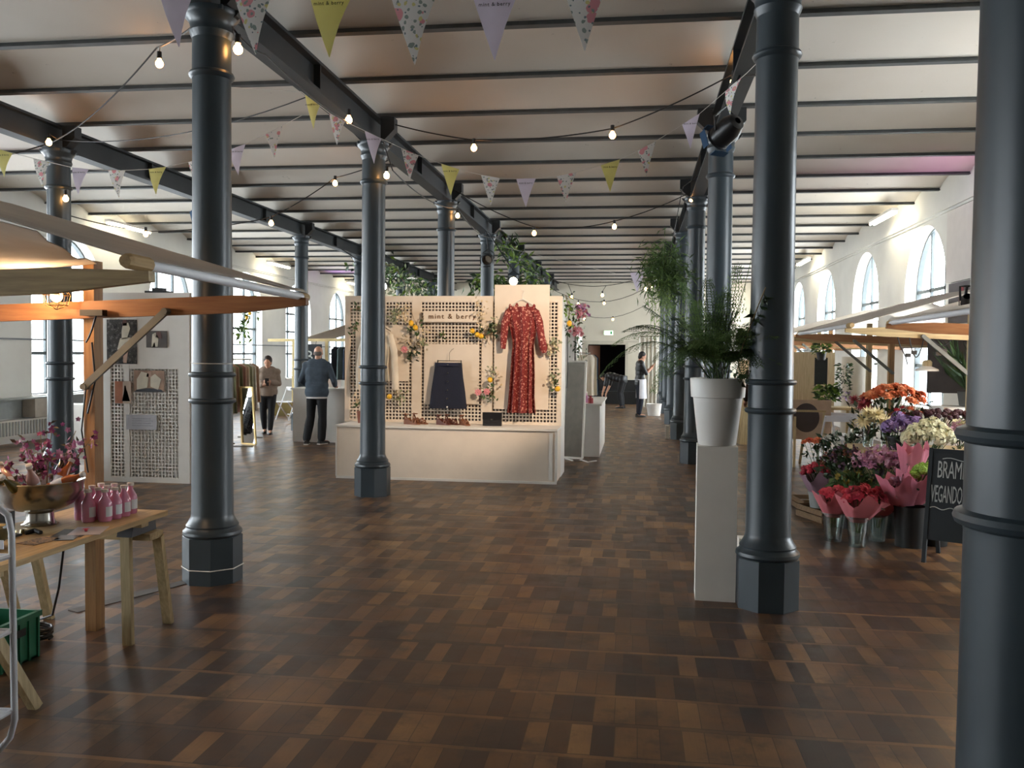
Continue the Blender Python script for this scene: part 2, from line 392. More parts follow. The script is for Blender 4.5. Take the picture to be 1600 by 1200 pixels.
# ------------------------------------------------------------------ walls with arched openings
def arch_z(u, w=WW, spr=WSPR): return spr+math.sqrt(max(0, w*w-u*u))
def long_wall(name, X, s):
    WY = WYL if s < 0 else WYR
    m = MB(); N = 20; H = 4.6
    ys = [YF-.3]
    for wy in WY:
        m.add([(X, ys[-1], 0), (X, wy-WW, 0), (X, wy-WW, H), (X, ys[-1], H)], [(0, 1, 2, 3)])
        us = [-WW*math.cos(PI*k/N) for k in range(N+1)]
        for a, b in zip(us, us[1:]):
            m.add([(X, wy+a, 0), (X, wy+b, 0), (X, wy+b, WSILL), (X, wy+a, WSILL)], [(0, 1, 2, 3)])
            m.add([(X, wy+a, arch_z(a)), (X, wy+b, arch_z(b)), (X, wy+b, H), (X, wy+a, H)], [(0, 1, 2, 3)])
        loop = [(wy-WW, WSILL)]+[(wy+u, arch_z(u)) for u in us]+[(wy+WW, WSILL)]
        n = len(loop)
        for i in range(n):
            (y0, z0), (y1, z1) = loop[i], loop[(i+1) % n]
            m.add([(X, y0, z0), (X, y1, z1), (X+s*(WD+.1), y1, z1), (X+s*(WD+.1), y0, z0)], [(0, 1, 2, 3)])
        ys.append(wy+WW)
    m.add([(X, ys[-1], 0), (X, YB+.3, 0), (X, YB+.3, H), (X, ys[-1], H)], [(0, 1, 2, 3)])
    # outer skin just behind, with the same openings left free by the reveals
    struct(m.build(name, M_wall, smooth=30))
    k = MB()
    k.bb(X-s*.06, X, YF, YB, 4.02, 4.10); k.bb(X-s*.03, X, YF, YB, 3.98, 4.02)
    struct(k.build('trim_1' if s < 0 else 'trim_2', M_wall))
    q = MB(); q.bb(X-s*.03, X-s*.001, YF, YB, 0, .14); struct(q.build('baseboard_left' if s < 0 else 'baseboard_right', M_white))
    for i, wy in enumerate(WY):
        w = MB(); x0, x1 = X+s*(WD-.02), X+s*(WD+.03); t = .058
        loop = [(wy-WW, WSILL)]+[(wy-WW*math.cos(PI*k/20), arch_z(WW*math.cos(PI*k/20))) for k in range(21)]+[(wy+WW, WSILL)]
        for (y0, z0), (y1, z1) in zip(loop, loop[1:]+loop[:1]):
            w.beam(((x0+x1)/2, y0, z0), ((x0+x1)/2, y1, z1), .05, .09, up=(1, 0, 0))
        for u in (-.37, .37):
            w.bb(x0, x1, wy+u-t/2, wy+u+t/2, WSILL, arch_z(u))
        for z in ((1.53, 2.85) if s > 0 else (1.6, 2.32, 2.9)):
            hw = WW if z < WSPR else math.sqrt(max(0, WW*WW-(z-WSPR)**2)); w.bb(x0, x1, wy-hw, wy+hw, z-t/2, z+t/2)
        fr = struct(w.build('window_%d' % (i+1+(10 if s > 0 else 0)), M_wfr))
        gl = MB(); xg = (x0+x1)/2
        pts = [(xg, y, z) for y, z in loop]; gl.add(pts, [tuple(range(len(pts)))])
        gl.build('pane', M_glass, fr)
        si = MB(); si.bb(X-s*.05, X+s*WD, wy-WW-.05, wy+WW+.05, WSILL-.035, WSILL+.006); si.build('window_sill', M_white, fr)
long_wall('wall_left', XL, -1); long_wall('wall_right', XR, 1)
# end walls: the far one has the dark doorway
DX0, DX1, DZ = -1.84, -.42, 2.06
m = MB(); y = YB-.02
m.bb(XL, DX0, y, y+.3, 0, 4.6); m.bb(DX1, XR, y, y+.3, 0, 4.6); m.bb(DX0, DX1, y, y+.3, DZ, 4.6); struct(m.build('wall_back', mat('end wall paint', 'c9c2b0', .85, var=.04, scale=2)))
m = MB(); m.bb(XL, XR, YF-.2, YF, 0, 4.6); struct(m.build('wall_front', M_wall))
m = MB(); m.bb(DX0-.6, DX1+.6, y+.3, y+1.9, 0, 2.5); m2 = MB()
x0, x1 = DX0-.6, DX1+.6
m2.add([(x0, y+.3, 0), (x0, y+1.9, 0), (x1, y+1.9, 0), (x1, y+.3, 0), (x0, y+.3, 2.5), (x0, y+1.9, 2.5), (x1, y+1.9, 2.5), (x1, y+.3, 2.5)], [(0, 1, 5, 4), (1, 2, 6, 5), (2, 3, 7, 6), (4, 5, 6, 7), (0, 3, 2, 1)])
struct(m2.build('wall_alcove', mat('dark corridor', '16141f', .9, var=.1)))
m = MB(); m.bb(DX0-.1, DX0, y-.04, y, 0, DZ+.1); m.bb(DX1, DX1+.1, y-.04, y, 0, DZ+.1); m.bb(DX0, DX1, y-.04, y, DZ, DZ+.1); m.bb(DX0-.5, DX1+.6, y-.03, y, 2.14, 2.2)
dr = struct(m.build('door_1', mat('door frame', 'b8b19f', .6, var=.05)))
m = MB(); m.beam((DX0+.02, y+.05, 1.02), (DX0+.42, y+.62, 1.02), .05, 2.0, up=(0, 0, 1)); m.build('door_leaf', mat('brown door', '5a3926', .5), dr)
m = MB()
for (yy, xx) in (( -10.985, 0), (4.835, 0)):
    m.bb(yy-.012, yy+.012, 8, YB-.3, 1.84, 1.87)
struct(m.build('trim_3', mat('grey rail', '6d7175', .5)))
# exit sign over the far door
ex = thing('exit_sign', 'small lit green and white exit sign above the dark far doorway', 'sign', (-1.06, y-.06, 2.5))
m = MB(); m.bb(-1.24, -.88, y-.07, y-.001, 2.41, 2.59); m.build('housing', M_white, ex)
m = MB(); m.bb(-1.22, -.90, y-.076, y-.071, 2.43, 2.57); m.build('lit_panel', mat('exit panel', 'd8ffd8', .4, var=0, emis=2.2, ecol='c4f5c4'), ex)
m = MB(); yy = y-.079    # running figure, arrow and door pictogram
m.bb(-1.0, -.93, yy, yy+.002, 2.445, 2.555); m.build('door_symbol', mat('exit green', '1f8a4c', .5, var=0), ex); m = MB(); m.beam((-1.2, yy, 2.5), (-1.15, yy, 2.5), .03, .012, up=(0, 1, 0)); m.build('arrow_symbol', mat('exit green', '1f8a4c', .5, var=0), ex); m = MB(); m.ball((-1.085, yy, 2.545), .011, 8, 5); m.beam((-1.085, yy, 2.53), (-1.095, yy, 2.49), .004, .02, up=(0, 1, 0)); m.beam((-1.095, yy, 2.49), (-1.06, yy, 2.455), .004, .012, up=(0, 1, 0)); m.beam((-1.095, yy, 2.49), (-1.13, yy, 2.46), .004, .012, up=(0, 1, 0)); m.beam((-1.12, yy, 2.515), (-1.06, yy, 2.51), .004, .01, up=(0, 1, 0))
m.build('pictogram', mat('exit green', '1f8a4c', .5, var=0), ex)

# ------------------------------------------------------------------ cast-iron columns
def make_column():
    t = thing('iron_column', '', 'column', (0, 0, 0))
    m = MB(); R = .195/math.cos(PI/8)
    m.lathe([(R, 0), (R, .33), (R*.97, .335)], n=8, ph=PI/8); m.build('octagonal_base', M_iron, t)
    m = MB()
    m.lathe([(.16, .33), (.198, .335), (.21, .352), (.207, .372), (.188, .388), (.182, .40), (.186, .412), (.17, .435), (.152, .47), (.148, .49),
             (.144, 1.28), (.146, 1.295), (.163, 1.303), (.168, 1.315), (.163, 1.328), (.146, 1.335), (.146, 1.485), (.163, 1.492), (.168, 1.504), (.163, 1.517), (.144, 1.525),
             (.137, 2.6), (.134, 3.6), (.136, 3.622), (.152, 3.632), (.160, 3.65), (.152, 3.668), (.137, 3.675), (.134, 3.95)], n=32)
    m.build('shaft', M_iron, t, smooth=35)
    m = MB()
    m.lathe([(.134, 3.90), (.15, 3.935), (.155, 3.95), (.15, 3.965), (.145, 3.98), (.155, 4.02), (.185, 4.055), (.195, 4.07), (.195, 4.10)], n=32)
    m.bb(-.15, .15, -.15, .15, 4.07, 4.10)
    m.build('capital', M_iron, t, smooth=35)
    for s in (-1, 1):
        m = MB(); m.prism([(s*.10, 4.13), (s*.15, 4.13), (s*.26, 4.24), (s*.26, 4.38), (s*.10, 4.38)], -.07, .07, 'y')
        m.prism([(s*.11, 4.1), (s*.23, 4.1), (s*.2, 4.06), (s*.11, 4.02)], -.03, .03, 'y')
        m.build('bracket', M_girder, t)
    return t
col0 = make_column()
X1, X2, X3 = -3.054, -7.033, .889
CL = {(X3, -1): 'large dark iron column filling the right edge, beside the camera',
      (X3, 0): 'dark blue grey iron column right behind the white plinth and potted fern',
      (X3, 1): 'iron column seen just behind the tall fern fronds, between fern and nearest column',
      (X3, 2): 'iron column whose octagonal foot shows just left of the white plinth',
      (X3, 3): 'iron column with a small white box at its foot, deeper in the fern row',
      (X1, 0): 'dark blue grey iron column in front of the white mesh photo panel, beside the table',
      (X1, 1): 'iron column standing in front of the white base of the clothes display',
      (X1, 2): 'iron column rising behind the display wall, nearest of those above the sign',
      (X1, 3): 'iron column rising behind the display wall, just left of the red dress board',
      (X1, 4): 'iron column top showing directly above the red dress board',
      (X2, 1): 'iron column at the far left between wooden stall post and bright window',
      (X2, 2): 'iron column almost hidden behind the column next to the mesh photo panel',
      (X2, 3): 'iron column rising behind the white counter where the bald man stands',
      (X2, 4): 'slim looking iron column just left of the nearest display column, outer row',
      (X2, 5): 'far iron column top with hanging greenery seen above the display wall'}
GRP = {X1: 'far columns of the left row beyond the display', X2: 'far columns of the outer left row', X3: 'far columns of the right row'}
FAR = {X1: 'one of the distant iron columns beyond the clothes display, left row', X2: 'one of the distant iron columns of the outer left row', X3: 'one of the closely overlapping distant iron columns of the fern row'}
first = True
for X in (X1, X2, X3):
    for n in range(-1, 7):
        if (X, n) in ((X1, -1), (X2, -1), (X2, 0)): continue
        lb = CL.get((X, n)); loc = (X, 6.13+4*n, 0)
        if first: col0.location = loc; col0['label'] = lb or FAR[X]; first = False; o = col0
        else: o = dup(col0, loc, 0, lb or FAR[X])
        if not lb: o['group'] = GRP[X]
# ties of white string on two columns
def ring_wire(x, y, z, r, tilt, label):
    m = MB(); pts = [(x+r*math.cos(a), y+r*math.sin(a), z+tilt*math.cos(a)) for a in [2*PI*k/32 for k in range(33)]]
    m.tube(pts, .0035, 5); tag(m.build('string', M_white, smooth=40, org=(x, y, z)), label, 'string')
ring_wire(X1, 6.13, 1.585, .147, .0, 'thin pale string tied round the nearest left column just above its rings')
m = MB(); R = .216
pts = [(X1+R*math.cos(a+PI/8), 6.13+R*math.sin(a+PI/8), .11) for a in [2*PI*k/8 for k in range(9)]]
m.tube(pts, .004, 5); tag(m.build('string', M_white, org=(X1, 6.13, .11)), 'pale string wound round the octagonal foot of the nearest left column', 'string')

# ------------------------------------------------------------------ wall tube lights
M_tubel = mat('fluorescent', 'fffbe8', .4, var=0, emis=16, ecol='fff4d8')
tl = thing('ceiling_light', '', 'ceiling light', (0, 0, 0))
m = MB(); m.bb(-.06, .06, -.78, .78, .05, .1); m.build('housing', M_white, tl)
for s in (-1, 1):
    m = MB(); m.tube([(s*.035, -.74, .02), (s*.035, .74, .02)], .018, 8); m.build('tube', M_tubel, tl)
k = 0
for x, y, lb in ((-10.55, 17.5, 'glaring tube light on the left ceiling edge, nearest on that side'), (-10.55, 25.4, 'tube light on the left ceiling edge, second from the camera'),
                 (-10.55, 32.6, 'most distant tube light on the left ceiling edge'), (4.45, 17.3, 'glaring tube light on the right ceiling edge above the largest arched window'),
                 (4.45, 25.2, 'tube light on the right ceiling edge, further one beside the nearest fern column'), (4.45, 32.6, 'most distant tube light on the right ceiling edge')):
    z = 4.20
    if k == 0: tl.location = (x, y, z); tl['label'] = lb
    else: dup(tl, (x, y, z), 0, lb)
    k += 1

# ------------------------------------------------------------------ festoon lights
def sag(a, b, s, n=10):
    return [lerp(a, b, i/n)-Vector((0, 0, s*4*(i/n)*(1-i/n))) for i in range(n+1)]
def path_len(pts): return sum((pts[i+1]-pts[i]).length for i in range(len(pts)-1))
def string_light(label, spans, bulbs, power=True, r=.0075, br=.034, hang=.0, org=None):
    pts = []
    for a, b, s in spans:
        q = sag(a, b, s, 12); pts += q if not pts else q[1:]
    t = thing('string_light', label, 'string light', pts[0])
    m = MB(); m.tube(pts, r, 5); m.build('cable', M_cable, t)
    for i, b in enumerate(bulbs):
        b = Vector(b); j = min(pts, key=lambda p: (p-b).length); top = b+Vector((0, 0, .055))
        m = MB(); m.tube([top+Vector((0, 0, .05)), top+Vector((0, 0, -.01))], [.02, .022], 8)
        if (j-top).length > .06: m.tube([top+Vector((0, 0, .045)), j], .006, 5)
        so = m.build('socket', M_cable, t)
        m = MB(); m.ball(b, br, 12, 8, (1, 1, 1.08)); m.ball(b+Vector((0, 0, br)), br*.55, 8, 5); m.build('bulb', M_bulb, t, smooth=60)
    return t
# ------------------------------------------------------------------ overhead strings of lights
string_light('black festoon cable with two glowing bulbs rising to the nearest left column head',
             [((X1-.1, 6.1, 4.02), (-4.25, 7.5, 4.36), .02), ((-4.25, 7.5, 4.36), (-6.9, 9.8, 4.12), .10), ((-6.9, 9.8, 4.12), (-8.3, 9.4, 3.75), .05)],
             [(-4.2, 7.45, 4.20), (-6.75, 9.55, 4.06)])
string_light('festoon cable with bulbs sagging along the left girder towards the display',
             [((X1+.14, 6.1, 4.02), (-2.85, 6.6, 3.95), .04), ((-2.85, 6.6, 3.95), (-2.85, 9.8, 4.05), .08), ((-2.85, 9.8, 4.05), (-2.82, 10.1, 3.78), .0), ((-2.82, 10.1, 3.78), (-2.85, 14.03, 3.98), .12), ((-2.85, 14.03, 3.98), (-2.9, 18.1, 4.05), .15)],
             [(-2.85, 6.12, 3.83), (-2.85, 8.6, 3.97), (-2.85, 9.95, 3.69), (-2.85, 14.03, 3.86)])
string_light('nearer festoon cable with glowing bulbs crossing the middle aisle below the girders',
             [((X1+.15, 10.13, 4.34), (-1.85, 10.0, 4.08), .02), ((-1.85, 10.0, 4.08), (-.28, 9.4, 4.02), .04), ((-.28, 9.4, 4.02), (.86, 8.6, 4.30), .03), ((.86, 8.6, 4.30), (1.0, 6.3, 3.66), .05)],
             [(-1.85, 10.0, 3.99), (-.28, 9.4, 3.95), (.86, 8.6, 4.22)])
string_light('farther festoon cable with three bulbs crossing the aisle just above the clothes display',
             [((X1+.1, 14.0, 4.30), (-1.63, 14.1, 3.68), .05), ((-1.63, 14.1, 3.68), (-.37, 14.1, 3.76), .06), ((-.37, 14.1, 3.76), (.80, 14.0, 4.18), .04)],
             [(-1.63, 14.1, 3.58), (-.37, 14.1, 3.67), (.80, 14.0, 4.06)])
string_light('long festoon cable with bulbs crossing the left side bay above the stall roof',
             [((X1-.1, 11.5, 4.25), (-4.17, 12, 4.09), .02), ((-4.17, 12, 4.09), (-5.10, 12, 3.56), .03), ((-5.10, 12, 3.56), (-7.1, 12.3, 3.42), .05), ((-7.1, 12.3, 3.42), (-7.5, 10.9, 3.46), .03), ((-7.5, 10.9, 3.46), (-6.84, 10.0, 3.58), .02)],
             [(-4.17, 12, 4.01), (-5.10, 12, 3.47), (-7.1, 12.2, 3.36), (-6.84, 9.98, 3.49)])
string_light('topmost of the three distant festoon cables in front of the far wall',
             [((X1+.1, 22.1, 3.9), (.8, 22.1, 3.9), .55)], [(-2.2, 22.1, 3.15), (-1.6, 22.1, 3.08), (-.85, 22.1, 3.13), (.2, 22.1, 3.28)])
string_light('middle one of the three distant festoon cables in front of the far wall',
             [((X1+.1, 26.1, 3.9), (.8, 26.1, 4.0), .75)], [(-1.7, 26.1, 3.14), (-.95, 26.1, 3.16), (.42, 26.1, 3.65)])
string_light('lowest of the three distant festoon cables, just above the exit sign',
             [((X1+.12, 30.13, 3.6), (.77, 30.13, 3.7), .75)], [(-1.75, 30.1, 2.86), (-.8, 30.1, 2.85)])
# ------------------------------------------------------------------ bunting
def bunting(label, pts, flags, fw_, fh, txt=True, dsag=.0, twist=0):
    pts = [Vector(p) for p in pts]
    t = thing('bunting', label, 'bunting', pts[0])
    m = MB(); m.tube(pts, .0028, 4); m.build('string', M_white, t)
    cum = [0]
    for a, b in zip(pts, pts[1:]): cum.append(cum[-1]+(b-a).length)
    def at(s):
        s = max(0, min(cum[-1], s))
        for i in range(len(pts)-1):
            if s <= cum[i+1]: return pts[i].lerp(pts[i+1], (s-cum[i])/max(1e-6, cum[i+1]-cum[i]))
        return pts[-1]
    for (p, kind) in flags:
        p = Vector(p); s = min([cum[-1]*k/300 for k in range(301)], key=lambda q: (at(q)-p).length)
        a, b = at(s-fw_/2), at(s+fw_/2); d = (b-a).normalized(); nr = d.cross(Vector((0, 0, 1))).normalized()
        dn = (Vector((0, 0, -1))+nr*random.uniform(-.15, .15)+d*(-d.z*.0)); tip = (a+b)/2+dn*fh
        m = MB(); g = []
        N = 5
        for i in range(N):
            t1 = i/(N-1); l = a.lerp(tip, t1*.985); r_ = b.lerp(tip, t1*.985); cv = nr*(.02*math.sin(PI*t1)+.0)
            g.append([l+cv, (l+r_)/2+cv+nr*.008*(1-t1), r_+cv])
        m.sheet(g, .0012)
        fl = m.build('flag', {'y': M_yel, 'l': M_lil, 'f': M_flo}[kind], t, smooth=60)
        if txt and kind != 'f':
            c = (a+b)/2+dn*fh*.2-(nr*(-.004)); ang = math.atan2(d.y, d.x)
            nn = nr if nr.y < 0 else -nr
            text('lettering', 'mint & berry', fw_*.115, (a+b)/2+dn*fh*.17+nn*.02, rz(math.atan2(nn.x, -nn.y)) @ UPR, M_black, t, .0004, spacing=1.15)
    return t
Y = 3.2
bp = [(-2.3, Y, 3.12), (-1.76, Y, 3.06), (-1.42, Y, 3.02), (-1.1, Y, 2.985), (-.8, Y, 2.96), (-.5, Y, 2.955), (-.18, Y, 2.985), (.3, Y, 3.05), (.8, Y, 3.14)]
bunting('nearest bunting string hanging across the top of the picture with large flags', bp,
        [((-1.73, Y, 3.06), 'l'), ((-1.43, Y, 3.02), 'f'), ((-1.13, Y, 2.985), 'y'), ((-.82, Y, 2.96), 'f'), ((-.52, Y, 2.955), 'l'), ((-.2, Y, 2.985), 'f')], .165, .235)
Y = 7.0
bp = [(-3.0, 6.3, 3.62), (-2.72, Y, 3.78), (-2.45, Y, 3.58), (-2.2, Y, 3.46), (-1.8, Y, 3.27), (-1.48, Y, 3.15), (-1.14, Y, 3.06), (-.87, Y, 3.045), (-.56, Y, 3.07), (-.17, Y, 3.175), (.06, Y, 3.28), (.44, Y, 3.51), (.76, 6.7, 3.72), (.9, 6.4, 3.8)]
bunting('middle bunting string sagging across the aisle between the nearest left column and right column', bp,
        [((-2.62, Y, 3.72), 'y'), ((-2.42, Y, 3.55), 'f'), ((-2.12, Y, 3.42), 'l'), ((-1.82, Y, 3.28), 'f'), ((-1.48, Y, 3.15), 'y'), ((-1.16, Y, 3.065), 'f'), ((-.87, Y, 3.045), 'l'), ((-.56, Y, 3.07), 'f'),
         ((-.22, Y, 3.16), 'y'), ((.06, Y, 3.28), 'f'), ((.38, Y, 3.475), 'l'), ((.68, 6.8, 3.67), 'f')], .155, .225)
bp = [(-5.9, 7, 3.55), (-5.4, 7, 3.37), (-5.08, 7, 3.29), (-4.69, 7, 3.20), (-4.33, 7, 3.175), (-3.97, 7, 3.185), (-3.66, 7, 3.24), (-3.27, 7.0, 3.34), (-2.97, 7, 3.47), (-2.75, 7.1, 3.62)]
bunting('left bunting string hanging over the wooden market stall, ending at the nearest left column', bp,
        [((-5.36, 7, 3.36), 'y'), ((-5.02, 7, 3.27), 'f'), ((-4.66, 7, 3.19), 'l'), ((-4.33, 7, 3.175), 'f'), ((-3.97, 7, 3.185), 'y'), ((-3.62, 7, 3.25), 'f'), ((-3.27, 7, 3.34), 'l'), ((-2.95, 7, 3.48), 'f')], .155, .225)
bunting('small distant bunting above the far end of the aisle', [(X1+.12, 18.13, 3.9), (-.4, 18.13, 3.3), (.3, 18.13, 3.35), (.78, 18.13, 3.6)], [((-.0, 18.13, 3.33), 'l'), ((.35, 18.13, 3.38), 'l')], .3, .4, False)
string_wire = MB(); string_wire.tube(sag((X2+.1, 10.0, 4.2), (X1-.05, 8.2, 4.1), .16, 14), .006, 5)
tag(string_wire.build('cable', M_cable, org=(X2, 10, 4.2)), 'bare black cable sagging between the outer left girder and the left girder', 'cable')

# ------------------------------------------------------------------ spotlights on the girders
def par_can(label, loc, target, r=.09, L=.26, blue=True, lit=False, hook=None):
    t = thing('spotlight', label, 'spotlight', loc); o = Vector(loc); d = (Vector(target)-o).normalized()
    q = d.to_track_quat('Z', 'Y').to_matrix()
    m = MB(); m.lathe([(.03, -L*.55), (r*.7, -L*.5), (r, -L*.25), (r, L*.3), (r*1.05, L*.32), (r*1.05, L*.36), (r*.9, L*.36), (r*.88, -L*.1), (0.001, -L*.1)], o, 20, q, close=False); m.build('housing', M_blackm, t, smooth=40)
    s = q @ Vector((1, 0, 0)); m = MB(); top = o+Vector((0, 0, 1.6*r+.05)); hk = Vector(hook) if hook else top+Vector((0, 0, .22))
    m.tube([o+s*r*1.1, o+s*r*1.2+Vector((0, 0, .12)), top, o-s*r*1.2+Vector((0, 0, .12)), o-s*r*1.1], .01, 6); m.tube([top, top.lerp(hk, .5), hk], .012, 8); m.build('yoke', M_blackm, t)
    m = MB(); f_ = q @ Vector((0, 1, 0))
    m.box(o+d*L*.42, (r*2.3, r*2.3, .008), q); m.build('filter_frame', mat('blue gel', '2a6fae', .3, var=.05) if blue else M_steel, t) if False else None
    m = MB()
    for k in range(4):
        a = k*PI/2; c_ = o+d*(L*.46)+(q @ Vector((math.cos(a)*r*1.25, math.sin(a)*r*1.25, 0)))
        m.box(c_, (r*1.5 if k % 2 else .005, .005 if k % 2 else r*1.5, .07), q @ Matrix.Rotation(0, 3, 'Z'))
    m.build('barn_doors', mat('blue steel', '2b4a68', .3, metal=.6, var=.05) if blue else M_blackm, t)
    m = MB(); m.lathe([(.001, -L*.05), (r*.86, -L*.05)], o, 20, q, close=False); m.build('lens', mat('lit lens' if lit else 'lens', 'fff0d0', .2, var=0, emis=30 if lit else 0) if lit else M_steel, t)
    return t
par_can('large black stage spotlight with blue frame hanging on the right column above the fern', (.74, 8.0, 3.62), (-2.2, 12.1, 1.55), .105, .30, True, hook=(.86, 8.0, 4.12))
par_can('black spotlight with blue shutters on the outer left girder beside the nearest left column', (-6.75, 13.3, 3.84), (-9, 14.5, 2.8), .11, .3, True, hook=(-7.0, 13.3, 4.12))
par_can('black spotlight hanging below the left girder above the display board', (-2.95, 17.6, 3.55), (-3.5, 12, 2.0), .10, .26, False, hook=(-3.0, 17.6, 4.12))
par_can('lit spotlight just above the top edge of the red dress board', (-2.45, 17.7, 3.13), (-2.0, 13, 2.0), .09, .22, False, True, hook=(-2.99, 17.7, 4.12))
par_can('spotlight with a bright rim over the left half of the display wall', (-5.95, 20.5, 3.25), (-5.0, 13, 1.2), .12, .3, False, True, hook=(-6.98, 20.5, 4.12))

# ------------------------------------------------------------------ market stalls
M_iris = mat('bulb cage', '6b5a40', .4, metal=.5, var=0)
def stall(name_label, xt, xp, y0, y1, s, warm=True, tube_end=True, near_pine=True, ridge=True, zt=2.0, post_n=True):
    """xt: x of the eaves tube, xp: x of the post row, s: +1 when the roof rises towards +x"""
    t = thing('market_stall', name_label, 'market stall', (xp, y1, 0))
    for y, near in ((y0, True), (y1, False)):
        m = MB(); m.bb(xp-.034, xp+.034, y-.045, y+.045, 0, 2.2)
        if post_n or not near: m.build('post', M_pine if near and near_pine else M_orange, t)
        m = MB(); tip = Vector((xt-s*.05, y-.06, zt-.04)); back = Vector((xp+s*1.6, y-.06, zt-.15))
        m.beam(back, lerp(tip, back, .14), .045, .10); m.beam(lerp(tip, back, .14), tip, .045, .10, h2=.04); m.build('roof_arm', M_pinex if near and near_pine else M_orangex, t)
        m = MB(); a = Vector((xp-s*.0, y-.09, 1.46)); b = Vector((xp-s*.52, y-.11, zt-.10)); m.beam(a, b, .02, .04)
        m.tube([a-Vector((0, .02, 0)), a+Vector((0, .03, 0))], .02, 8); m.tube([b-Vector((0, .02, 0)), b+Vector((0, .03, 0))], .02, 8); m.build('brace', M_greybr, t)
    m = MB(); m.tube([(xt, y0-.02, zt+.01), (xt, y1-.02, zt-.01)], .022, 12); m.build('eaves_tube', M_tube, t, smooth=40)
    m = MB(); m.tube([(xt, y0-.16, zt+.01), (xt, y0-.14, zt+.012), (xt, y0+.0, zt+.01)], [.024, .03, .03], 10); m.build('tube_end', M_piney, t); m = MB(); m.tube([(xt, y1-.03, zt-.01), (xt, y1+.05, zt-.01)], .025, 10); m.build('tube_end', M_piney, t)
    # canvas roof: two slopes, a little slack between the arms
    xr = xp+s*.75; zr = zt+.285*abs(xr-xt); xb = xr+s*1.5; g = []
    for i in range(13):
        v = i/12; y = y0-.05+(y1-y0+.1)*v; row = []
        for j in range(17):
            u = j/16
            if u < .55: q = u/.55; x = xt+(xr-xt)*q; z = zt+.02+(zr-zt)*q
            else: q = (u-.55)/.45; x = xr+(xb-xr)*q; z = zr-.36*abs(xb-xr)*q
            z -= .035*math.sin(PI*v)*math.sin(PI*q)+.006*math.sin(9*v+5*u)*math.sin(PI*v)
            row.append((x, y, z))
        g.append(row)
    m = MB(); m.sheet(g, .006); m.build('canvas_roof', M_canvas, t, smooth=50)
    m = MB(); g = []     # valance wound round the tube
    for i in range(13):
        v = i/12; y = y0+.02+(y1-y0-.04)*v
        g.append([(xt+s*.06, y, zt+.040), (xt+s*.02, y, zt+.036), (xt-s*.005, y, zt+.034), (xt-s*.018, y, zt+.026+.003*math.sin(20*v))])
    m.sheet(g, .003); m.build('hem', M_canvas, t, smooth=50)
    return t
tL = stall('wooden market stall with slack canvas roof over the drinks table at the left edge', -1.9, -3.2, 3.28, 4.92, -1, near_pine=True, post_n=False)
# slack inner lining glowing from the bulbs below it
g = []
for i in range(9):
    v = i/8; row = []
    for j in range(13):
        u = j/12
        a = Vector((-2.35-1.6*u, 3.25, 2.14+.456*u)); b = Vector((-3.15-1.3*u, 4.88, 2.19-.12*u))
        p = a.lerp(b, v); p.z -= .07*math.sin(PI*v)*(.4+.6*math.sin(PI*min(1, u*1.3)))+.01*math.sin(14*v+6*u); row.append(p)
    g.append(row)
m = MB(); m.sheet(g, .004); m.build('canvas_lining', M_canvas, tL, smooth=60)
def caged_lamp(label, p, wire_to, energy=9):
    t = thing('caged_lamp', label, 'lamp', p); p = Vector(p); m = MB()
    for k in range(8):
        a = PI*k/4; m.tube([p+Vector((.03*math.cos(a), .03*math.sin(a), .06)), p+Vector((.075*math.cos(a), .075*math.sin(a), .0)), p+Vector((.06*math.cos(a), .06*math.sin(a), -.06)), p+Vector((0, 0, -.085))], .0025, 4)
    for z, r_ in ((.06, .03), (0, .075), (-.06, .06)): m.tube([p+Vector((r_*math.cos(a), r_*math.sin(a), z)) for a in [2*PI*k/16 for k in range(17)]], .0025, 4)
    m.build('cage', M_iris, t); m = MB(); m.tube([p+Vector((0, 0, .11)), p+Vector((0, 0, .05))], .02, 10); m.build('socket', M_black, t)
    m = MB(); m.ball(p+Vector((0, 0, -.005)), .033, 12, 8, (1, 1, 1.15)); m.build('bulb', M_bulb, t, smooth=60)
    m = MB(); m.tube(sag(p+Vector((0, 0, .11)), wire_to, .04, 8), .005, 5); m.build('cable', M_cable, t)
    return t
caged_lamp('bright bulb in a wire cage clamped under the left stall roof by its post', (-3.31, 4.74, 1.99), (-3.25, 4.86, 2.12))
caged_lamp('second caged bulb of the left stall, close to the left picture edge', (-3.75, 4.2, 2.02), (-3.6, 4.86, 2.08))
lamp('POINT', 'stall_bulb', (-3.38, 4.6, 2.0), None, 6, (1, .66, .38), .04)
lamp('POINT', 'stall_bulb', (-3.75, 4.15, 1.95), None, 8, (1, .62, .3), .04)
m = MB(); m.box((-3.12, 4.80, 1.89), (.14, .05, .035)); m.tube(sag((-3.1, 4.80, 1.89), (-3.2, 4.85, 1.72), .02), .006, 5)
m.tube([(-3.205, 4.86, 1.5), (-3.24, 4.86, 1.2), (-3.2, 4.86, .95)], .005, 5); m.tube([(-3.17, 4.86, 1.72), (-3.15, 4.86, 1.5), (-3.2, 4.86, 1.3)], .006, 5)
tag(m.build('power_strip', M_black, org=(-3.12, 4.8, 1.89)), 'black socket strip with loose cable on the orange stall beam', 'power strip')
ST = []
t0 = stall('right market stall nearest the camera, its white eaves tube running into the big dark column', 2.3, 3.55, 5.7, 8.6, 1)
t1 = stall('right market stall above the flower buckets, pale near post and orange far post', 2.25, 3.5, 10.0, 13.0, 1)
t2 = stall('third right market stall, with pots of plants hanging under its low canvas', 2.35, 3.6, 14.6, 17.4, 1)
t3 = stall('most distant right market stall, mostly behind the fern and nearest right column', 2.5, 3.7, 19.0, 21.8, 1)
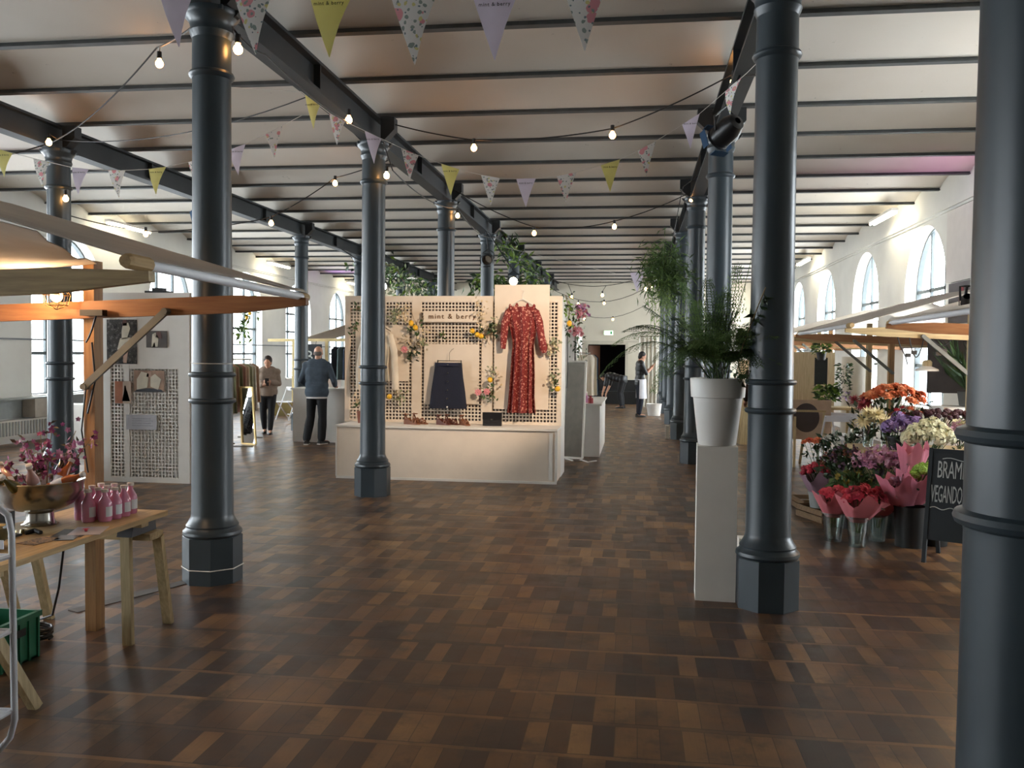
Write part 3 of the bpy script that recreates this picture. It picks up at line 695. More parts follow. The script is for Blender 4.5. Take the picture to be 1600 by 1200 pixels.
caged_lamp('glowing caged bulb hanging by the pale post of the flower stall', (3.66, 9.6, 1.66), (3.5, 9.95, 1.93)); lamp('POINT', 'stall_bulb', (3.5, 9.0, 1.75), None, 8, (1, .62, .3), .04)
lamp('POINT', 'stall_bulb', (3.1, 7.8, 2.08), None, 6, (1, .62, .3), .04)
# ------------------------------------------------------------------ left table group
tb = thing('trestle_table', 'long narrow plank table on splayed trestles at the left, holding bowl and bottles', 'table', (-2.9, 4, 0))
m = MB(); m.bb(-3.19, -2.62, 2.3, 4.72, .742, .77); m.build('tabletop', M_piney, tb)
m = MB(); m.bb(-3.1, -2.68, 4.55, 4.62, .70, .742); m.bb(-3.1, -2.68, 3.4, 3.47, .70, .742); 
m.build('batten', M_pinex, tb)
th = thing('sawhorse', 'low pine sawhorse with four splayed legs under the far end of the table', 'trestle', (-3.2, 4.9, 0))
m = MB(); m.bb(-3.86, -2.73, 4.72, 4.86, .59, .63); m.build('beam', M_pinex, th)
for a, b in (((-2.865, 4.70, .73), (-2.84, 4.68, 0)), ((-2.75, 4.84, .6), (-2.83, 5.10, 0)), ((-3.56, 4.84, .6), (-3.6, 5.06, 0)), ((-3.74, 4.78, .6), (-3.94, 5.2, 0))):
    m = MB(); m.beam(a, b, .035, .055, up=(1, 0, 0)); m.build('leg', M_pine, th)
m = MB(); m.prism([(4.60, .632), (4.86, .632), (4.84, .74), (4.64, .74)], -2.86, -2.77, 'x'); tag(m.build('riser_block', mat('grey board', '55565a', .7), org=(-2.7, 4.7, .63)), 'dark grey block wedged between sawhorse and tabletop', 'block')
th2 = thing('sawhorse', 'nearer sawhorse leg leaning out beside the green crate', 'trestle', (-2.9, 3.7, 0))
m = MB(); m.bb(-3.7, -2.72, 3.42, 3.5, .6, .66); m.build('beam', M_pinex, th2)
for a, b in (((-2.85, 3.47, .62), (-2.76, 3.78, 0)), ((-2.85, 3.44, .62), (-2.8, 3.14, 0)), ((-3.6, 3.47, .62), (-3.6, 3.75, 0)), ((-3.6, 3.44, .62), (-3.6, 3.14, 0))):
    m = MB(); m.beam(a, b, .05, .04, up=(1, 0, 0)); m.build('leg', M_pine, th2)
# steel bowl
bc = Vector((-3.05, 4.22, .77)); bw = thing('punch_bowl', 'large polished steel footed bowl full of bottles on the plank table', 'bowl', bc)
m = MB(); prof = [(.085, 0), (.088, .004), (.074, .012), (.068, .03), (.066, .065), (.074, .072), (.115, .082), (.158, .105), (.188, .14), (.205, .18), (.213, .225), (.219, .229), (.214, .233), (.207, .226), (.198, .18), (.181, .146), (.15, .114), (.1, .094), (0.001, .09)]
m.lathe(prof, bc, 48, close=False); m.build('bowl_body', M_steel, bw, smooth=50)
def bottle(name, label, base, ang, az, body, cap, r=.032, L=.22, lab=None, neck=.011, group=None, clear=False):
    base = Vector(base); R = Matrix.Rotation(az, 3, 'Z') @ Matrix.Rotation(ang, 3, 'Y')
    t = thing(name, label, 'bottle', base, group)
    m = MB(); m.lathe([(.001, .002), (r*.9, 0), (r, .01), (r, L*.55), (r*.92, L*.62), (neck*1.2, L*.8), (neck, L*.84), (neck, L*.97), (neck*.9, L)], base, 20, R); m.build('glass_body', body, t, smooth=50)
    m = MB(); m.lathe([(neck*1.35, L*.93), (neck*1.4, L*.94), (neck*1.35, L*1.02), (neck*.8, L*1.03)], base, 14, R); m.build('cap', cap, t, smooth=40)
    if lab:
        m = MB(); m.lathe([(r*1.015, L*.16), (r*1.015, L*.48)], base, 20, R, close=False, arc=.45 if clear else 1, ph=-.9-az); m.build('paper_label', lab, t, smooth=50)
    return t
M_pinkl = mat('pink lemonade bottle', 'd98fb0', .12, var=.08, spec=.7, coat=.6); M_whitecap = mat('white cap', 'dcd8d4', .4, var=0)
M_lab = mat('white label', 'dfe3ea', .6, var=0); M_amber = mat('amber drink', 'b65a22', .15, var=.1, coat=.5); M_olive = mat('olive bottle', '5f5a2c', .15, var=.1, coat=.5); M_dkb = mat('dark bottle', '26201c', .15, var=.1, coat=.5); M_rose = mat('rose drink', 'c79a92', .15, var=.1, coat=.5)
pp = [(-2.775, 4.36), (-2.765, 4.435), (-2.76, 4.51), (-2.775, 4.60), (-2.85, 4.33), (-2.845, 4.41), (-2.84, 4.485), (-2.85, 4.565), (-2.925, 4.38), (-2.92, 4.47), (-2.925, 4.56)]
pl = ['nearest pink bottle of the right-hand row on the table', 'second pink bottle of the right-hand row, label to the camera', 'third pink bottle of the right-hand row, behind two labelled ones', 'last pink bottle of the right-hand row, nearest the table end',
      'front pink bottle of the middle row, largest without full label', 'second pink bottle of the middle row', 'third pink bottle of the middle row', 'rear pink bottle of the middle row', 'front pink bottle tucked behind the rim of the steel bowl', 'second pink bottle in the row by the bowl', 'rearmost pink bottle in the row by the bowl']
for i, ((x, y), lb) in enumerate(zip(pp, pl)):
    bottle('lemonade_bottle', lb, (x, y, .771), 0, 1.6+.1*random.random(), M_pinkl, M_whitecap, .035, .165, M_lab if i < 5 else None, .0135, 'pink drink bottles grouped on the table', clear=True)
bb_ = [((-3.15, 4.16, .93), .75, 2.7, M_rose, 'rose drink bottle with white cap leaning out of the bowl at its left rim'),
       ((-3.10, 4.10, .93), .6, 3.9, M_olive, 'olive bottle leaning left in the steel bowl with orange label'), ((-3.02, 4.10, .92), .85, 4.4, M_olive, 'olive bottle pointing at the camera from the bowl'),
       ((-2.99, 4.28, .93), .45, 1.9, M_dkb, 'dark bottle standing upright in the middle of the bowl'), ((-3.0, 4.13, .93), .55, 5.0, M_rose, 'pale rose bottle with white neck foil at the front of the bowl'),
       ((-2.98, 4.22, .93), .6, 1.2, M_amber, 'amber bottle leaning back in the bowl'), ((-2.99, 4.2, .955), 1.15, .15, M_amber, 'amber bottle lying out over the right rim of the bowl'), ((-3.08, 4.3, .93), .3, 2.6, M_dkb, 'dark capped bottle at the back of the bowl')]
for p, a, az, mt, lb in bb_: bottle('drink_bottle', lb, p, a, az, mt, M_whitecap, .030, .20, M_lab if mt is not M_olive else mat('orange label', 'c98a3a', .6), .012, 'mixed drink bottles in the steel bowl')
# sprays of pink blossom in the bowl
M_mag = mat('magenta blossom', 'a3487e', .6, var=.3, scale=20); M_pinkb = mat('pale pink blossom', 'c98bb0', .6, var=.2, scale=20)
def floret(m, c, r, n=5, up=None):
    up = Vector(up) if up is not None else Vector((random.uniform(-1, 1), random.uniform(-1, 1), random.uniform(-.2, 1))).normalized()
    q = up.to_track_quat('Z', 'Y').to_matrix(); a0 = random.random()*6
    for k in range(n):
        a = a0+2*PI*k/n; d = q @ Vector((math.cos(a), math.sin(a), .35)); m.leaf(c, d, r, r*.85, .5, up=q @ Vector((0, 0, 1)))
fl = thing('blossom_branch', 'sprays of magenta blossom standing in the steel bowl', 'flowers', bc+Vector((0, .05, .13)))
ms = MB(); mf = [MB() for _ in range(9)]; ml = MB()
for i, (dx, dy, dz) in enumerate([(-.16, .1, .36), (-.10, .15, .40), (.0, .1, .44), (.07, .2, .42), (-.22, .05, .25), (-.05, .0, .33), (.10, .12, .35), (.16, .2, .38), (.04, .02, .3)]):
    a = bc+Vector((dx*.2, .03+dy*.2, .12)); b = bc+Vector((dx, dy, dz+.05))
    pts = [a, a.lerp(b, .5)+Vector((0, 0, .03)), b]; ms.tube(pts, .0025, 4)
    for j in range(22):
        t = random.uniform(.4, 1.05); p = a.lerp(b, t)+Vector((random.gauss(0, .022), random.gauss(0, .022), random.gauss(0, .02)))
        floret(mf[i], p, random.uniform(.012, .02))
        if j % 3 == 0: ml.leaf(p, (random.uniform(-1, 1), random.uniform(-1, 1), random.uniform(-.3, 1)), .04, .02)
ms.build('stems', M_twig, fl)
for i, q in enumerate(mf): q.build('blossom_spray', M_mag if i % 3 else M_pinkb, fl)
ml.build('leaves', mat('dull leaf', '5a4f3a', .6, var=.3), fl)
m = MB(); m.leaf((-3.26, 4.1, .97), (-1, -.2, .05), .13, .05, .3, up=(0, 0, 1)); tag(m.build('leaf', M_green, org=(-3.26, 4.1, .97)), 'single green leaf poking out left over the bowl rim', 'leaf')
# papers, small things on the table
def sheet_thing(name, label, cat, c, w, h, a, m_, z=.0015, thick=.002):
    m = MB(); m.box((0, 0, 0), (w, h, thick), rz(a)); m.v = [v+Vector(c)+Vector((0, 0, z)) for v in m.v]
    return tag(m.build(name, m_, org=c), label, cat)
sheet_thing('paper_sheet', 'pale grey flyer lying askew on the front edge of the table', 'flyer', (-2.70, 4.10, .7705), .15, .21, .35, mat('flyer paper', 'b9b1b4', .5, var=.1, scale=20))
sheet_thing('clipboard', 'dark clipboard lying under the pale flyer', 'clipboard', (-2.745, 4.04, .7702), .15, .2, .25, mat('dark card', '3a3432', .5), 0)
sheet_thing('postcard', 'dark printed postcard with brown pattern near the bowl foot', 'postcard', (-2.78, 3.84, .7705), .11, .16, -.2, floral_mat('printed card', '6b5a4a', [('a08060', .4, 1), ('3a2a22', .3, 1.5)], 40))
sheet_thing('postcard', 'second dark postcard lying beside the clipboard', 'postcard', (-2.70, 3.93, .7705), .09, .12, .3, mat('dark blue card', '4a4a50', .4))
m = MB()
floret(m, Vector((-2.70, 4.08, .782)), .022, 6, (0, 0, 1)); m.ball((-2.70, 4.08, .78), .008, 8, 5); tag(m.build('coral_blossom', mat('coral flower', 'e0636e', .5), org=(-2.7, 4.08, .772)), 'single coral blossom lying on the pale flyer', 'flower')
m = MB(); m.lathe([(.001, 0), (.05, 0), (.09, .04), (.10, .09), (.104, .092), (.094, .088), (.08, .045), (.001, .02)], (-2.93, 3.68, .77), 28, close=False)
wb = thing('wooden_bowl', 'small dark green bowl of crisps on the table behind the white tubular rack', 'bowl', (-2.93, 3.68, .77)); m.build('bowl_body', mat('olive bowl', '4a4a30', .35), wb, smooth=40)
m = MB()
for k in range(40): m.box((-2.93+random.gauss(0, .035), 3.68+random.gauss(0, .035), .845+random.uniform(-.01, .02)), (.03, .025, .003), Matrix.Rotation(random.random()*3, 3, Vector((random.random(), random.random(), 1)).normalized()))
c_ = m.build('crisps', mat('crisps', 'c3a66a', .7), wb); c_['kind'] = 'stuff'
m = MB(); m.bb(-3.02, -2.95, 3.86, 3.9, .77, .90); m.bb(-3.02, -2.95, 3.86, 3.95, .77, .78); tag(m.build('card_holder', M_black, org=(-3, 3.9, .77)), 'small upright black card holder on the table', 'card holder')
m = MB(); m.tube([(-2.95, 3.97, .775), (-2.92, 4.0, .785), (-2.88, 3.99, .777)], .012, 8); tag(m.build('bottle_opener', M_black, org=(-2.92, 3.98, .77)), 'small black bottle opener lying by the bowl foot', 'opener')
for p in ((-3.0, 3.95), (-2.97, 3.99)):
    m = MB(); m.lathe([(.018, 0), (.02, .004), (.017, .022), (.001, .024)], (p[0], p[1], .77), 14); tag(m.build('tea_light', mat('tin', 'd8c9a0', .25, metal=.8), org=(p[0], p[1], .77)), ('tiny tea light tin, the one nearer the picture edge, by the bowl foot', 'tiny tea light tin closest to the bowl foot')[p[0] > -2.98], 'tea light', 'tea lights on the table')
# green crate, cable, strips
cr = thing('plastic_crate', 'green plastic crate on the floor under the plank table', 'crate', (-3.4, 4.3, 0))
m = MB(); x0, x1, y0, y1, h = -3.62, -3.22, 4.12, 4.44, .25
for a in ((x0, x1, y0, y0+.012), (x0, x1, y1-.012, y1), (x0, x0+.012, y0, y1), (x1-.012, x1, y0, y1)): m.bb(*a, .0, h)
m.bb(x0, x1, y0, y1, 0, .012); m.bb(x0-.012, x1+.012, y0-.012, y0+.004, h-.03, h); m.bb(x1-.004, x1+.012, y0-.012, y1+.012, h-.03, h)
for k in range(5): m.bb(x1-.002, x1+.010, y0+.01+k*.072, y0+.025+k*.072, 0, h)
for k in range(5): m.bb(x0+.02+k*.09, x0+.035+k*.09, y0-.010, y0+.002, 0, h)
m.build('crate_body', mat('green plastic', '1f6b4c', .4, var=.1), cr)
m = MB(); m.bb(x1+.008, x1+.012, y0+.12, y0+.2, .15, .19); m.build('handle_slot', M_black, cr)
m = MB(); m.tube([(-3.2, 4.86, .9), (-3.3, 4.95, .6)] and [(-3.24, 4.84, .64), (-3.36, 4.86, .5), (-3.42, 4.9, .25), (-3.5, 4.95, .06), (-3.62, 5.0, .012), (-3.8, 5.05, .012)], .007, 6); tag(m.build('cable', M_cable, org=(-3.24, 4.84, .64)), 'thin black cable hanging from the sawhorse beam to the floor', 'cable')
m = MB(); pts = []
for k in range(60): a = k*.5; pts.append((-3.42+.11*math.cos(a)+random.gauss(0, .006), 4.66+.09*math.sin(a), .012+.0012*k))
m.tube(pts, .007, 5); tag(m.build('coiled_cable', M_cable, org=(-3.42, 4.66, 0)), 'heap of coiled black cable on the floor behind the green crate', 'cable')
m = MB(); m.beam((-3.55, 5.22, .003), (-3.2, 6.05, .003), .1, .004); tag(m.build('tape_strip', mat('grey tape', '5a5653', .7), org=(-3.3, 5.7, 0)), 'grey cable cover strip on the floor running to the nearest left column', 'tape')
# white tubular rack at the left edge
rk = thing('metal_rack', 'white tubular metal rack cut off by the left picture edge', 'rack', (-2.6, 3.2, 0)); M_wm = mat('white lacquered metal', 'd3d4d8', .35, var=.02)
for yy in (3.2, 2.9):
    m = MB(); m.tube([(-3.0, yy, .9), (-2.95, yy, 1.02), (-2.80, yy, 1.07)][:0]+[(-2.62, yy, 1.07), (-2.5, yy, 1.055), (-2.45, yy, 1.02), (-2.435, yy, .95), (-2.43, yy, .2), (-2.45, yy, .13), (-2.52, yy, .05), (-2.62, yy, .01), (-3.0, yy, .01)], .013, 8)
    m.build('side_frame', M_wm, rk, smooth=50)
for z, k in ((.86, 0), (.56, 1), (.24, 2)):
    m = MB(); m.tube([(-2.44, 3.2, z), (-2.44, 2.9, z)], .009, 6); m.tube([(-2.44, 3.2, z), (-2.95, 3.2, z-.02)], .009, 6)
    m.bb(-2.95, -2.44, 2.91, 3.19, z-.012, z+.0); m.build('shelf', M_wm, rk)
m = MB(); m.box((-2.50, 3.205, .90), (.05, .004, .035)); tag(m.build('price_card', M_lab, org=(-2.5, 3.2, .88)), 'small white price card on the tubular rack', 'card')

# ------------------------------------------------------------------ mesh panels (real square-hole lattice)
def lattice(m, x0, x1, z0, z1, y, pitch=.0435, bar=.0155, th=.012, holes=()):
    """flat grid of bars in the xz plane"""
    n = max(1, round((x1-x0)/pitch)); k = max(1, round((z1-z0)/pitch))
    for i in range(n+1): x = x0+(x1-x0)*i/n; m.bb(x-bar/2, x+bar/2, y-th/2, y+th/2, z0, z1)
    for i in range(k+1): z = z0+(z1-z0)*i/k; m.bb(x0, x1, y-th/2+.001, y+th/2-.001, z-bar/2, z+bar/2)
pn = thing('mesh_panel', 'tall white perforated screen with fashion photos behind the stall post', 'screen', (-6.15, 10.55, 0))
m = MB(); yp = 10.55
m.bb(-6.77, -6.62, yp-.02, yp+.02, 0, 2.4); m.bb(-5.70, -5.55, yp-.02, yp+.02, 0, 2.4); m.bb(-6.62, -5.70, yp-.02, yp+.02, 0, .06); m.bb(-6.62, -5.70, yp-.02, yp+.02, 2.3, 2.4)
m.bb(-6.45, -5.70, yp-.018, yp+.018, 1.44, 2.12); m.bb(-6.62, -6.42, yp-.018, yp+.018, .06, 2.3) if False else None
m.bb(-5.55, -5.53, yp, yp+.42, 0, 2.4); m.bb(-6.77, -6.75, yp, yp+.42, 0, 2.4); m.bb(-6.77, -5.53, yp+.40, yp+.42, 0, 2.4); m.build('frame', M_white, pn)
m = MB(); lattice(m, -6.62, -5.70, .06, 2.3, yp, .045); m.build('mesh', M_white, pn)
m = MB(); m.bb(-6.42, -6.36, yp-.022, yp-.012, .06, 2.3); m.build('stile', M_white, pn)
def photo(label, x0, x1, z0, z1, y, base, figs):
    t = thing('photo_print', label, 'photo', ((x0+x1)/2, y, z0)); m = MB(); m.bb(x0, x1, y-.004, y, z0, z1); m.build('print', base, t)
    for (pts, mm) in figs:
        m = MB(); m.prism([(x0+(x1-x0)*u, z0+(z1-z0)*v) for u, v in pts], y-.0065, y-.0045, 'y'); m.build('printed_shape', mm, t)
    return t
M_bush = floral_mat('bush print', '43403d', [('6a6763', .35, 1.2), ('2b2a29', .4, .8), ('82807a', .15, 2)], 16)
M_drs = mat('print cream', 'd5cdb8', .5, var=.08, scale=12); M_hair = mat('print auburn', '5a2f22', .5); M_sk = mat('print skin', 'c9a48e', .5); M_dk = mat('print dark', '22242c', .5)
photo('tall photo of a woman in a cream dress before dark bushes', -6.66, -6.25, 1.50, 2.06, 10.525, M_bush, [([(.5, .55), (.68, .58), (.78, .8), (.72, .93), (.55, .92), (.5, .75)], M_drs), ([(.35, .32), (.7, .35), (.8, .6), (.45, .58)], M_drs), ([(.55, .03), (.66, .02), (.72, .35), (.55, .38)], M_sk), ([(.52, .86), (.68, .86), (.66, .99), (.54, .99)], M_hair)])
photo('small photo of two women, right of the tall photo', -6.12, -5.84, 1.71, 1.92, 10.52, mat('print grey brown', '4a4038', .5, var=.3, scale=14), [([(.25, .05), (.55, .05), (.6, .6), (.45, .9), (.3, .8)], M_drs), ([(.45, .6), (.75, .55), (.7, .95), (.5, .95)], M_hair), ([(.3, .05), (.45, .02), (.4, .35)], M_dk)])
photo('warm landscape photo of people lying, in the middle of the screen', -6.29, -5.88, 1.15, 1.42, 10.52, mat('print warm', '9a7a62', .5, var=.35, scale=10), [([(.1, .1), (.45, .2), (.5, .85), (.25, .95), (.1, .6)], M_drs), ([(.55, .25), (.8, .1), (.9, .6), (.7, .85), (.55, .7)], M_drs), ([(.0, .0), (1, .0), (.9, .12), (.5, .18), (.1, .1)], M_dk), ([(.42, .7), (.6, .7), (.58, .95), (.45, .95)], M_sk)])
photo('small portrait photo with orange wall, lowest of the four photos', -6.55, -6.33, 1.0, 1.28, 10.52, mat('print orange', '9c5a35', .5, var=.2), [([(.5, .0), (1, .0), (1, 1), (.5, 1)], mat('print beige', 'b9a592', .5)), ([(.45, .1), (.95, .1), (.75, .6), (.6, .62)], M_dk), ([(.58, .58), (.72, .58), (.7, .8), (.6, .8)], M_hair)])
m = MB(); m.bb(-6.39, -5.98, 10.505, 10.51, .67, .86); cp = thing('caption_board', 'blank looking grey caption board low on the white screen', 'notice', (-6.2, 10.5, .67)); m.build('board', mat('grey board light', 'b9bac0', .6), cp)
m = MB()
for k in range(4): m.bb(-6.31, -6.06+.03*(k % 2), 10.502, 10.5045, .81-k*.03, .816-k*.03)
m.build('lines', mat('faint print', '9395a0', .6), cp)
m = MB(); m.bb(-6.2, -5.9, 10.62, 10.8, 2.4, 2.43); m.bb(-6.12, -5.98, 10.66, 10.76, 2.43, 2.47); tag(m.build('projector', M_black, org=(-6.05, 10.7, 2.4)), 'flat black device lying on top of the white photo screen', 'device')
# ------------------------------------------------------------------ clothes display booth
bt = thing('display_booth', 'white clothes display with perforated wall on a boxed plinth and small lettered sign', 'display stand', (-2.5, 12, 0))
m = MB(); m.bb(-3.93, -1.0, 11.42, 12.05, 0.02, .685); m.build('plinth', M_cream, bt)
m = MB(); m.bb(-3.95, -.99, 11.39, 12.06, .685, .71); m.bb(-3.94, -.995, 11.40, 11.42, 0, .03); m.bb(-3.95, -3.93, 11.405, 11.42, .03, .685); m.bb(-1.10, -1.05, 11.41, 11.42, .05, .66); m.bb(-1.02, -.99, 11.40, 11.42, .03, .685); m.build('plinth_trim', M_white, bt)
yw = 12.07
for a in ((-4.04, -3.97), (-3.08, -2.95), (-2.10, -1.95), (-1.06, -1.0)):
    m = MB(); m.bb(a[0], a[1], yw-.016, yw+.016, .7, 2.46); m.build('stile', M_cream, bt)
for z0, z1 in ((2.38, 2.46), (.7, .74)):
    m = MB(); m.bb(-4.04, -1.0, yw-.014, yw+.014, z0, z1); m.build('rail', M_cream, bt)
for a in ((-3.97, -3.08), (-2.95, -2.10), (-1.95, -1.06)):
    m = MB(); lattice(m, a[0], a[1], .74, 2.38, yw, .0465, .017, .008); m.build('mesh', M_cream, bt)
m = MB(); m.bb(-4.02, -1.02, yw+.60, yw+.63, 0, 2.46); m.bb(-4.02, -1.02, yw+.02, yw+.6, 2.42, 2.44); m.build('shading_panel', mat('shade grey board', '8d857a', .8), bt)  # solid grey back and roof added to keep the booth dark behind the mesh
for x in (-4.03, -1.01):
    m = MB(); m.bb(x-.008, x+.008, yw+.01, yw+.63, 0, 2.46); m.build('side_panel', M_white, bt)
m = MB(); m.bb(-4.03, -1.0, yw+.63, yw+.65, 0, 2.46) if False else m.bb(-4.02, -1.02, yw+.1, yw+.6, .66, .7); m.build('inner_shelf', mat('shaded board', '7a7468', .8), bt)  # shelf colour darkened to stand for the shade inside the booth
for a in ((-3.88, -3.12, 1.28, 2.06), (-2.90, -2.13, .98, 1.80)):
    m = MB(); m.bb(a[0], a[1], yw-.04, yw-.02, a[2], a[3]); m.build('backing_board', M_cream, bt)
m = MB(); m.bb(-1.92, -1.17, yw-.05, yw-.03, .92, 2.61); m.build('backing_board', M_cream, bt)
m = MB(); m.bb(-2.90, -2.14, yw-.10, yw-.06, 2.10, 2.25); m.bb(-2.86, -2.18, yw-.06, yw-.02, 2.14, 2.2); sg = m.build('sign_board', M_cream, bt)
text('lettering', 'mint & berry', .10, (-2.50, yw-.104, 2.175), UPR, mat('wooden letters', '6b4f35', .6), sg, .004, spacing=1.25)
# clothes
M_dress = floral_mat('red floral fabric', '7c2522', [('c9897a', .33, 1.1), ('6e1a1c', .3, .8), ('d8a893', .2, 1.7), ('5a1618', .22, 2.2)], 22)
def hanger(label, c, w=.38, col=None, hook=.14):
    c = Vector(c); m = MB(); m.tube([c+Vector((-w/2, 0, -.08)), c+Vector((-.04, 0, 0)), c+Vector((0, 0, .015)), c+Vector((.04, 0, 0)), c+Vector((w/2, 0, -.08))], .007, 6)
    m.tube([c+Vector((0, 0, .01)), c+Vector((0, 0, hook*.6)), c+Vector((.02, 0, hook*.75)), c+Vector((.02, 0, hook*.95)), c+Vector((-.015, 0, hook))], .003, 5)
    return tag(m.build('clothes_hanger', col or M_white, org=c), label, 'hanger')
def garment_sheet(secs, y, depth=.05, n=28, fold=.012, folds=7, sway=0):
    """closed flattened tube from (z, x0, x1) rows, with vertical folds"""
    m = MB(); rows = []
    for i, (z, x0, x1) in enumerate(secs):
        cx, hw = (x0+x1)/2, (x1-x0)/2; ring = []; t = i/(len(secs)-1)
        for k in range(n):
            a = 2*PI*k/n; ca, sa = math.cos(a), math.sin(a)
            f = fold*math.sin(a*folds+sway*t*3)*(.3+t)
            ring.append((cx+hw*ca*(1+f*.4), y+(depth*(.5+.5*t))*sa*(1-.3*abs(ca))+f*(1 if sa < 0 else -1)*.8, z))
        rows.append(ring)
    vs = [p for r in rows for p in r]; k_ = len(rows)
    m.add(vs, [(i*n+k, i*n+(k+1) % n, (i+1)*n+(k+1) % n, (i+1)*n+k) for i in range(k_-1) for k in range(n)]+[tuple(reversed(range(n))), tuple((k_-1)*n+k for k in range(n))])
    return m
yd = 11.93
dr_ = thing('long_dress', 'long red floral dress with long sleeves hanging on the tallest cream board', 'dress', (-1.53, yd, .88))
m = garment_sheet([(2.31, -1.70, -1.37), (2.27, -1.74, -1.32), (2.15, -1.73, -1.31), (2.0, -1.69, -1.33), (1.85, -1.66, -1.36), (1.78, -1.655, -1.365), (1.7, -1.665, -1.36), (1.4, -1.68, -1.35), (1.1, -1.70, -1.35), (.88, -1.72, -1.335)], yd, .055, fold=.05, folds=9)
m.build('bodice_and_skirt', M_dress, dr_, smooth=50)
for pts, rs in (([(-1.71, yd, 2.25), (-1.76, yd, 2.1), (-1.775, yd-.01, 1.9), (-1.785, yd-.01, 1.74)], [.05, .055, .05, .035]), ([(-1.35, yd, 2.25), (-1.30, yd, 2.1), (-1.27, yd-.01, 1.92), (-1.235, yd-.02, 1.75), (-1.225, yd-.02, 1.69)], [.05, .055, .05, .055, .03])):
    m = MB(); m.tube(pts, rs, 12); m.build('sleeve', M_dress, dr_, smooth=60)
for s in (-1, 1):
    m = MB(); g = [[(-1.53+s*(.05+.13*u), yd-.01+.012*math.sin(u*14), 2.30+.035*math.sin(u*9)*(v)-.02*u+.03*v) for u in [k/12 for k in range(13)]] for v in (0, 1)]
    m.sheet(g, .003); m.build('ruffle', M_dress, dr_, smooth=60)
hanger('white hanger carrying the red floral dress', (-1.53, 11.98, 2.40), .34)
sk = thing('denim_skirt', 'short dark navy button-front skirt hanging on the middle cream board', 'skirt', (-2.53, yd, .92))
M_navy = mat('navy denim', '151a2c', .85, var=.15, scale=60)
m = garment_sheet([(1.54, -2.72, -2.35), (1.50, -2.725, -2.345), (1.35, -2.745, -2.33), (1.15, -2.775, -2.30), (.92, -2.80, -2.275)], yd, .04, fold=.02, folds=3); m.build('skirt_body', M_navy, sk, smooth=50)
m = garment_sheet([(1.545, -2.722, -2.348), (1.50, -2.727, -2.343)], yd, .043, fold=.0); m.build('waistband', mat('navy band', '161c34', .8), sk, smooth=50)
for i in range(6):
    z = 1.52-.115*i; m = MB(); m.lathe([(.001, 0), (.011, 0), (.011, .004), (.001, .005)], (-2.535, yd-.048-.018*i/5, z), 12, Matrix.Rotation(PI/2, 3, 'X')); m.build('button', M_steel if i != 5 else M_white, sk)
hg = MB(); hg.tube([(-2.70, 11.97, 1.57), (-2.36, 11.97, 1.57)], .006, 6); hg.tube([(-2.53, 11.97, 1.57), (-2.53, 11.97, 1.68), (-2.50, 11.97, 1.72), (-2.47, 11.97, 1.74)], .003, 5); hg.bb(-2.70, -2.685, 11.96, 11.98, 1.53, 1.58); hg.bb(-2.375, -2.36, 11.96, 11.98, 1.53, 1.58)
tag(hg.build('clothes_hanger', M_steel, org=(-2.53, 11.97, 1.57)), 'thin metal clip hanger above the navy skirt', 'hanger')
sh = thing('cream_blouse', 'cream long-sleeved blouse hanging on the display, half hidden by the iron column', 'blouse', (-3.52, yd, 1.3)); M_blouse = cloth('cream fabric', 'e6ddcc', .2)
m = garment_sheet([(1.98, -3.66, -3.40), (1.94, -3.72, -3.34), (1.75, -3.70, -3.36), (1.5, -3.69, -3.38), (1.28, -3.70, -3.36)], yd, .04, fold=.03, folds=6); m.build('blouse_body', M_blouse, sh, smooth=50)
for s in (-1, 1):
    m = MB(); m.tube([(-3.53+s*.17, yd, 1.92), (-3.53+s*.23, yd, 1.7), (-3.53+s*.25, yd-.01, 1.4), (-3.53+s*.26, yd-.01, 1.16)], [.045, .05, .05, .04], 12); m.build('sleeve', M_blouse, sh, smooth=60)
hanger('hanger holding the cream blouse', (-3.53, 11.97, 2.05), .34, M_steel)
# shoes and bag on the plinth
M_tan = mat('tan leather', '7a4a2e', .5, var=.15); M_tan2 = mat('brown leather', '5e2f20', .5, var=.15)
def heel_shoe(label, c, a, mt, s=1.0, group=None):
    c = Vector(c); R = rz(a); t = thing('wedge_sandal', label, 'shoe', c, group); P = lambda x, y, z: c+R @ (Vector((x, y, z))*s)
    m = MB(); prof = [(-.11, .0), (-.105, .075), (-.06, .085), (.02, .035), (.09, .02), (.115, .012), (.115, 0)]
    for sd in (0,): 
        vs = [P(x, -.032, z) for x, z in prof]+[P(x, .032, z) for x, z in prof]; n = len(prof)
        m.add(vs, [tuple(range(n)), tuple(reversed(range(n, 2*n)))]+[(k, n+k, n+(k+1) % n, (k+1) % n) for k in range(n)])
    m.build('wedge_sole', mt, t)
    m = MB()
    for x, z, w in ((.07, .055, .03), (.03, .075, .025)): m.tube([P(x, -.034, z-.04), P(x, -.02, z), P(x, .02, z), P(x, .034, z-.04)], .010*s, 6)
    m.tube([P(-.1, -.025, .08), P(-.105, 0, .14), P(-.1, .025, .08)], .011*s, 6); m.tube([P(-.09+.03*math.cos(q)*1.2, .034*math.sin(q), .135) for q in [2*PI*k/12 for k in range(13)]], .006*s, 6)
    m.build('strap', mt, t); return t
heel_shoe('tan strappy sandal at the left of the plinth top', (-2.99, 11.72, .71), -.35, M_tan, 1.0)
heel_shoe('second tan sandal just behind the leftmost one', (-2.90, 11.82, .71), -.4, M_tan, 1.0)
heel_shoe('brown wedge shoe below the left edge of the navy skirt', (-2.56, 11.74, .71), -.5, M_tan2, .95)
heel_shoe('brown wedge shoe just right of the first one under the skirt', (-2.46, 11.82, .71), -.5, M_tan2, .95)
heel_shoe('tan shoe standing alone between skirt and black handbag', (-2.27, 11.74, .71), -.9, M_tan, .95)
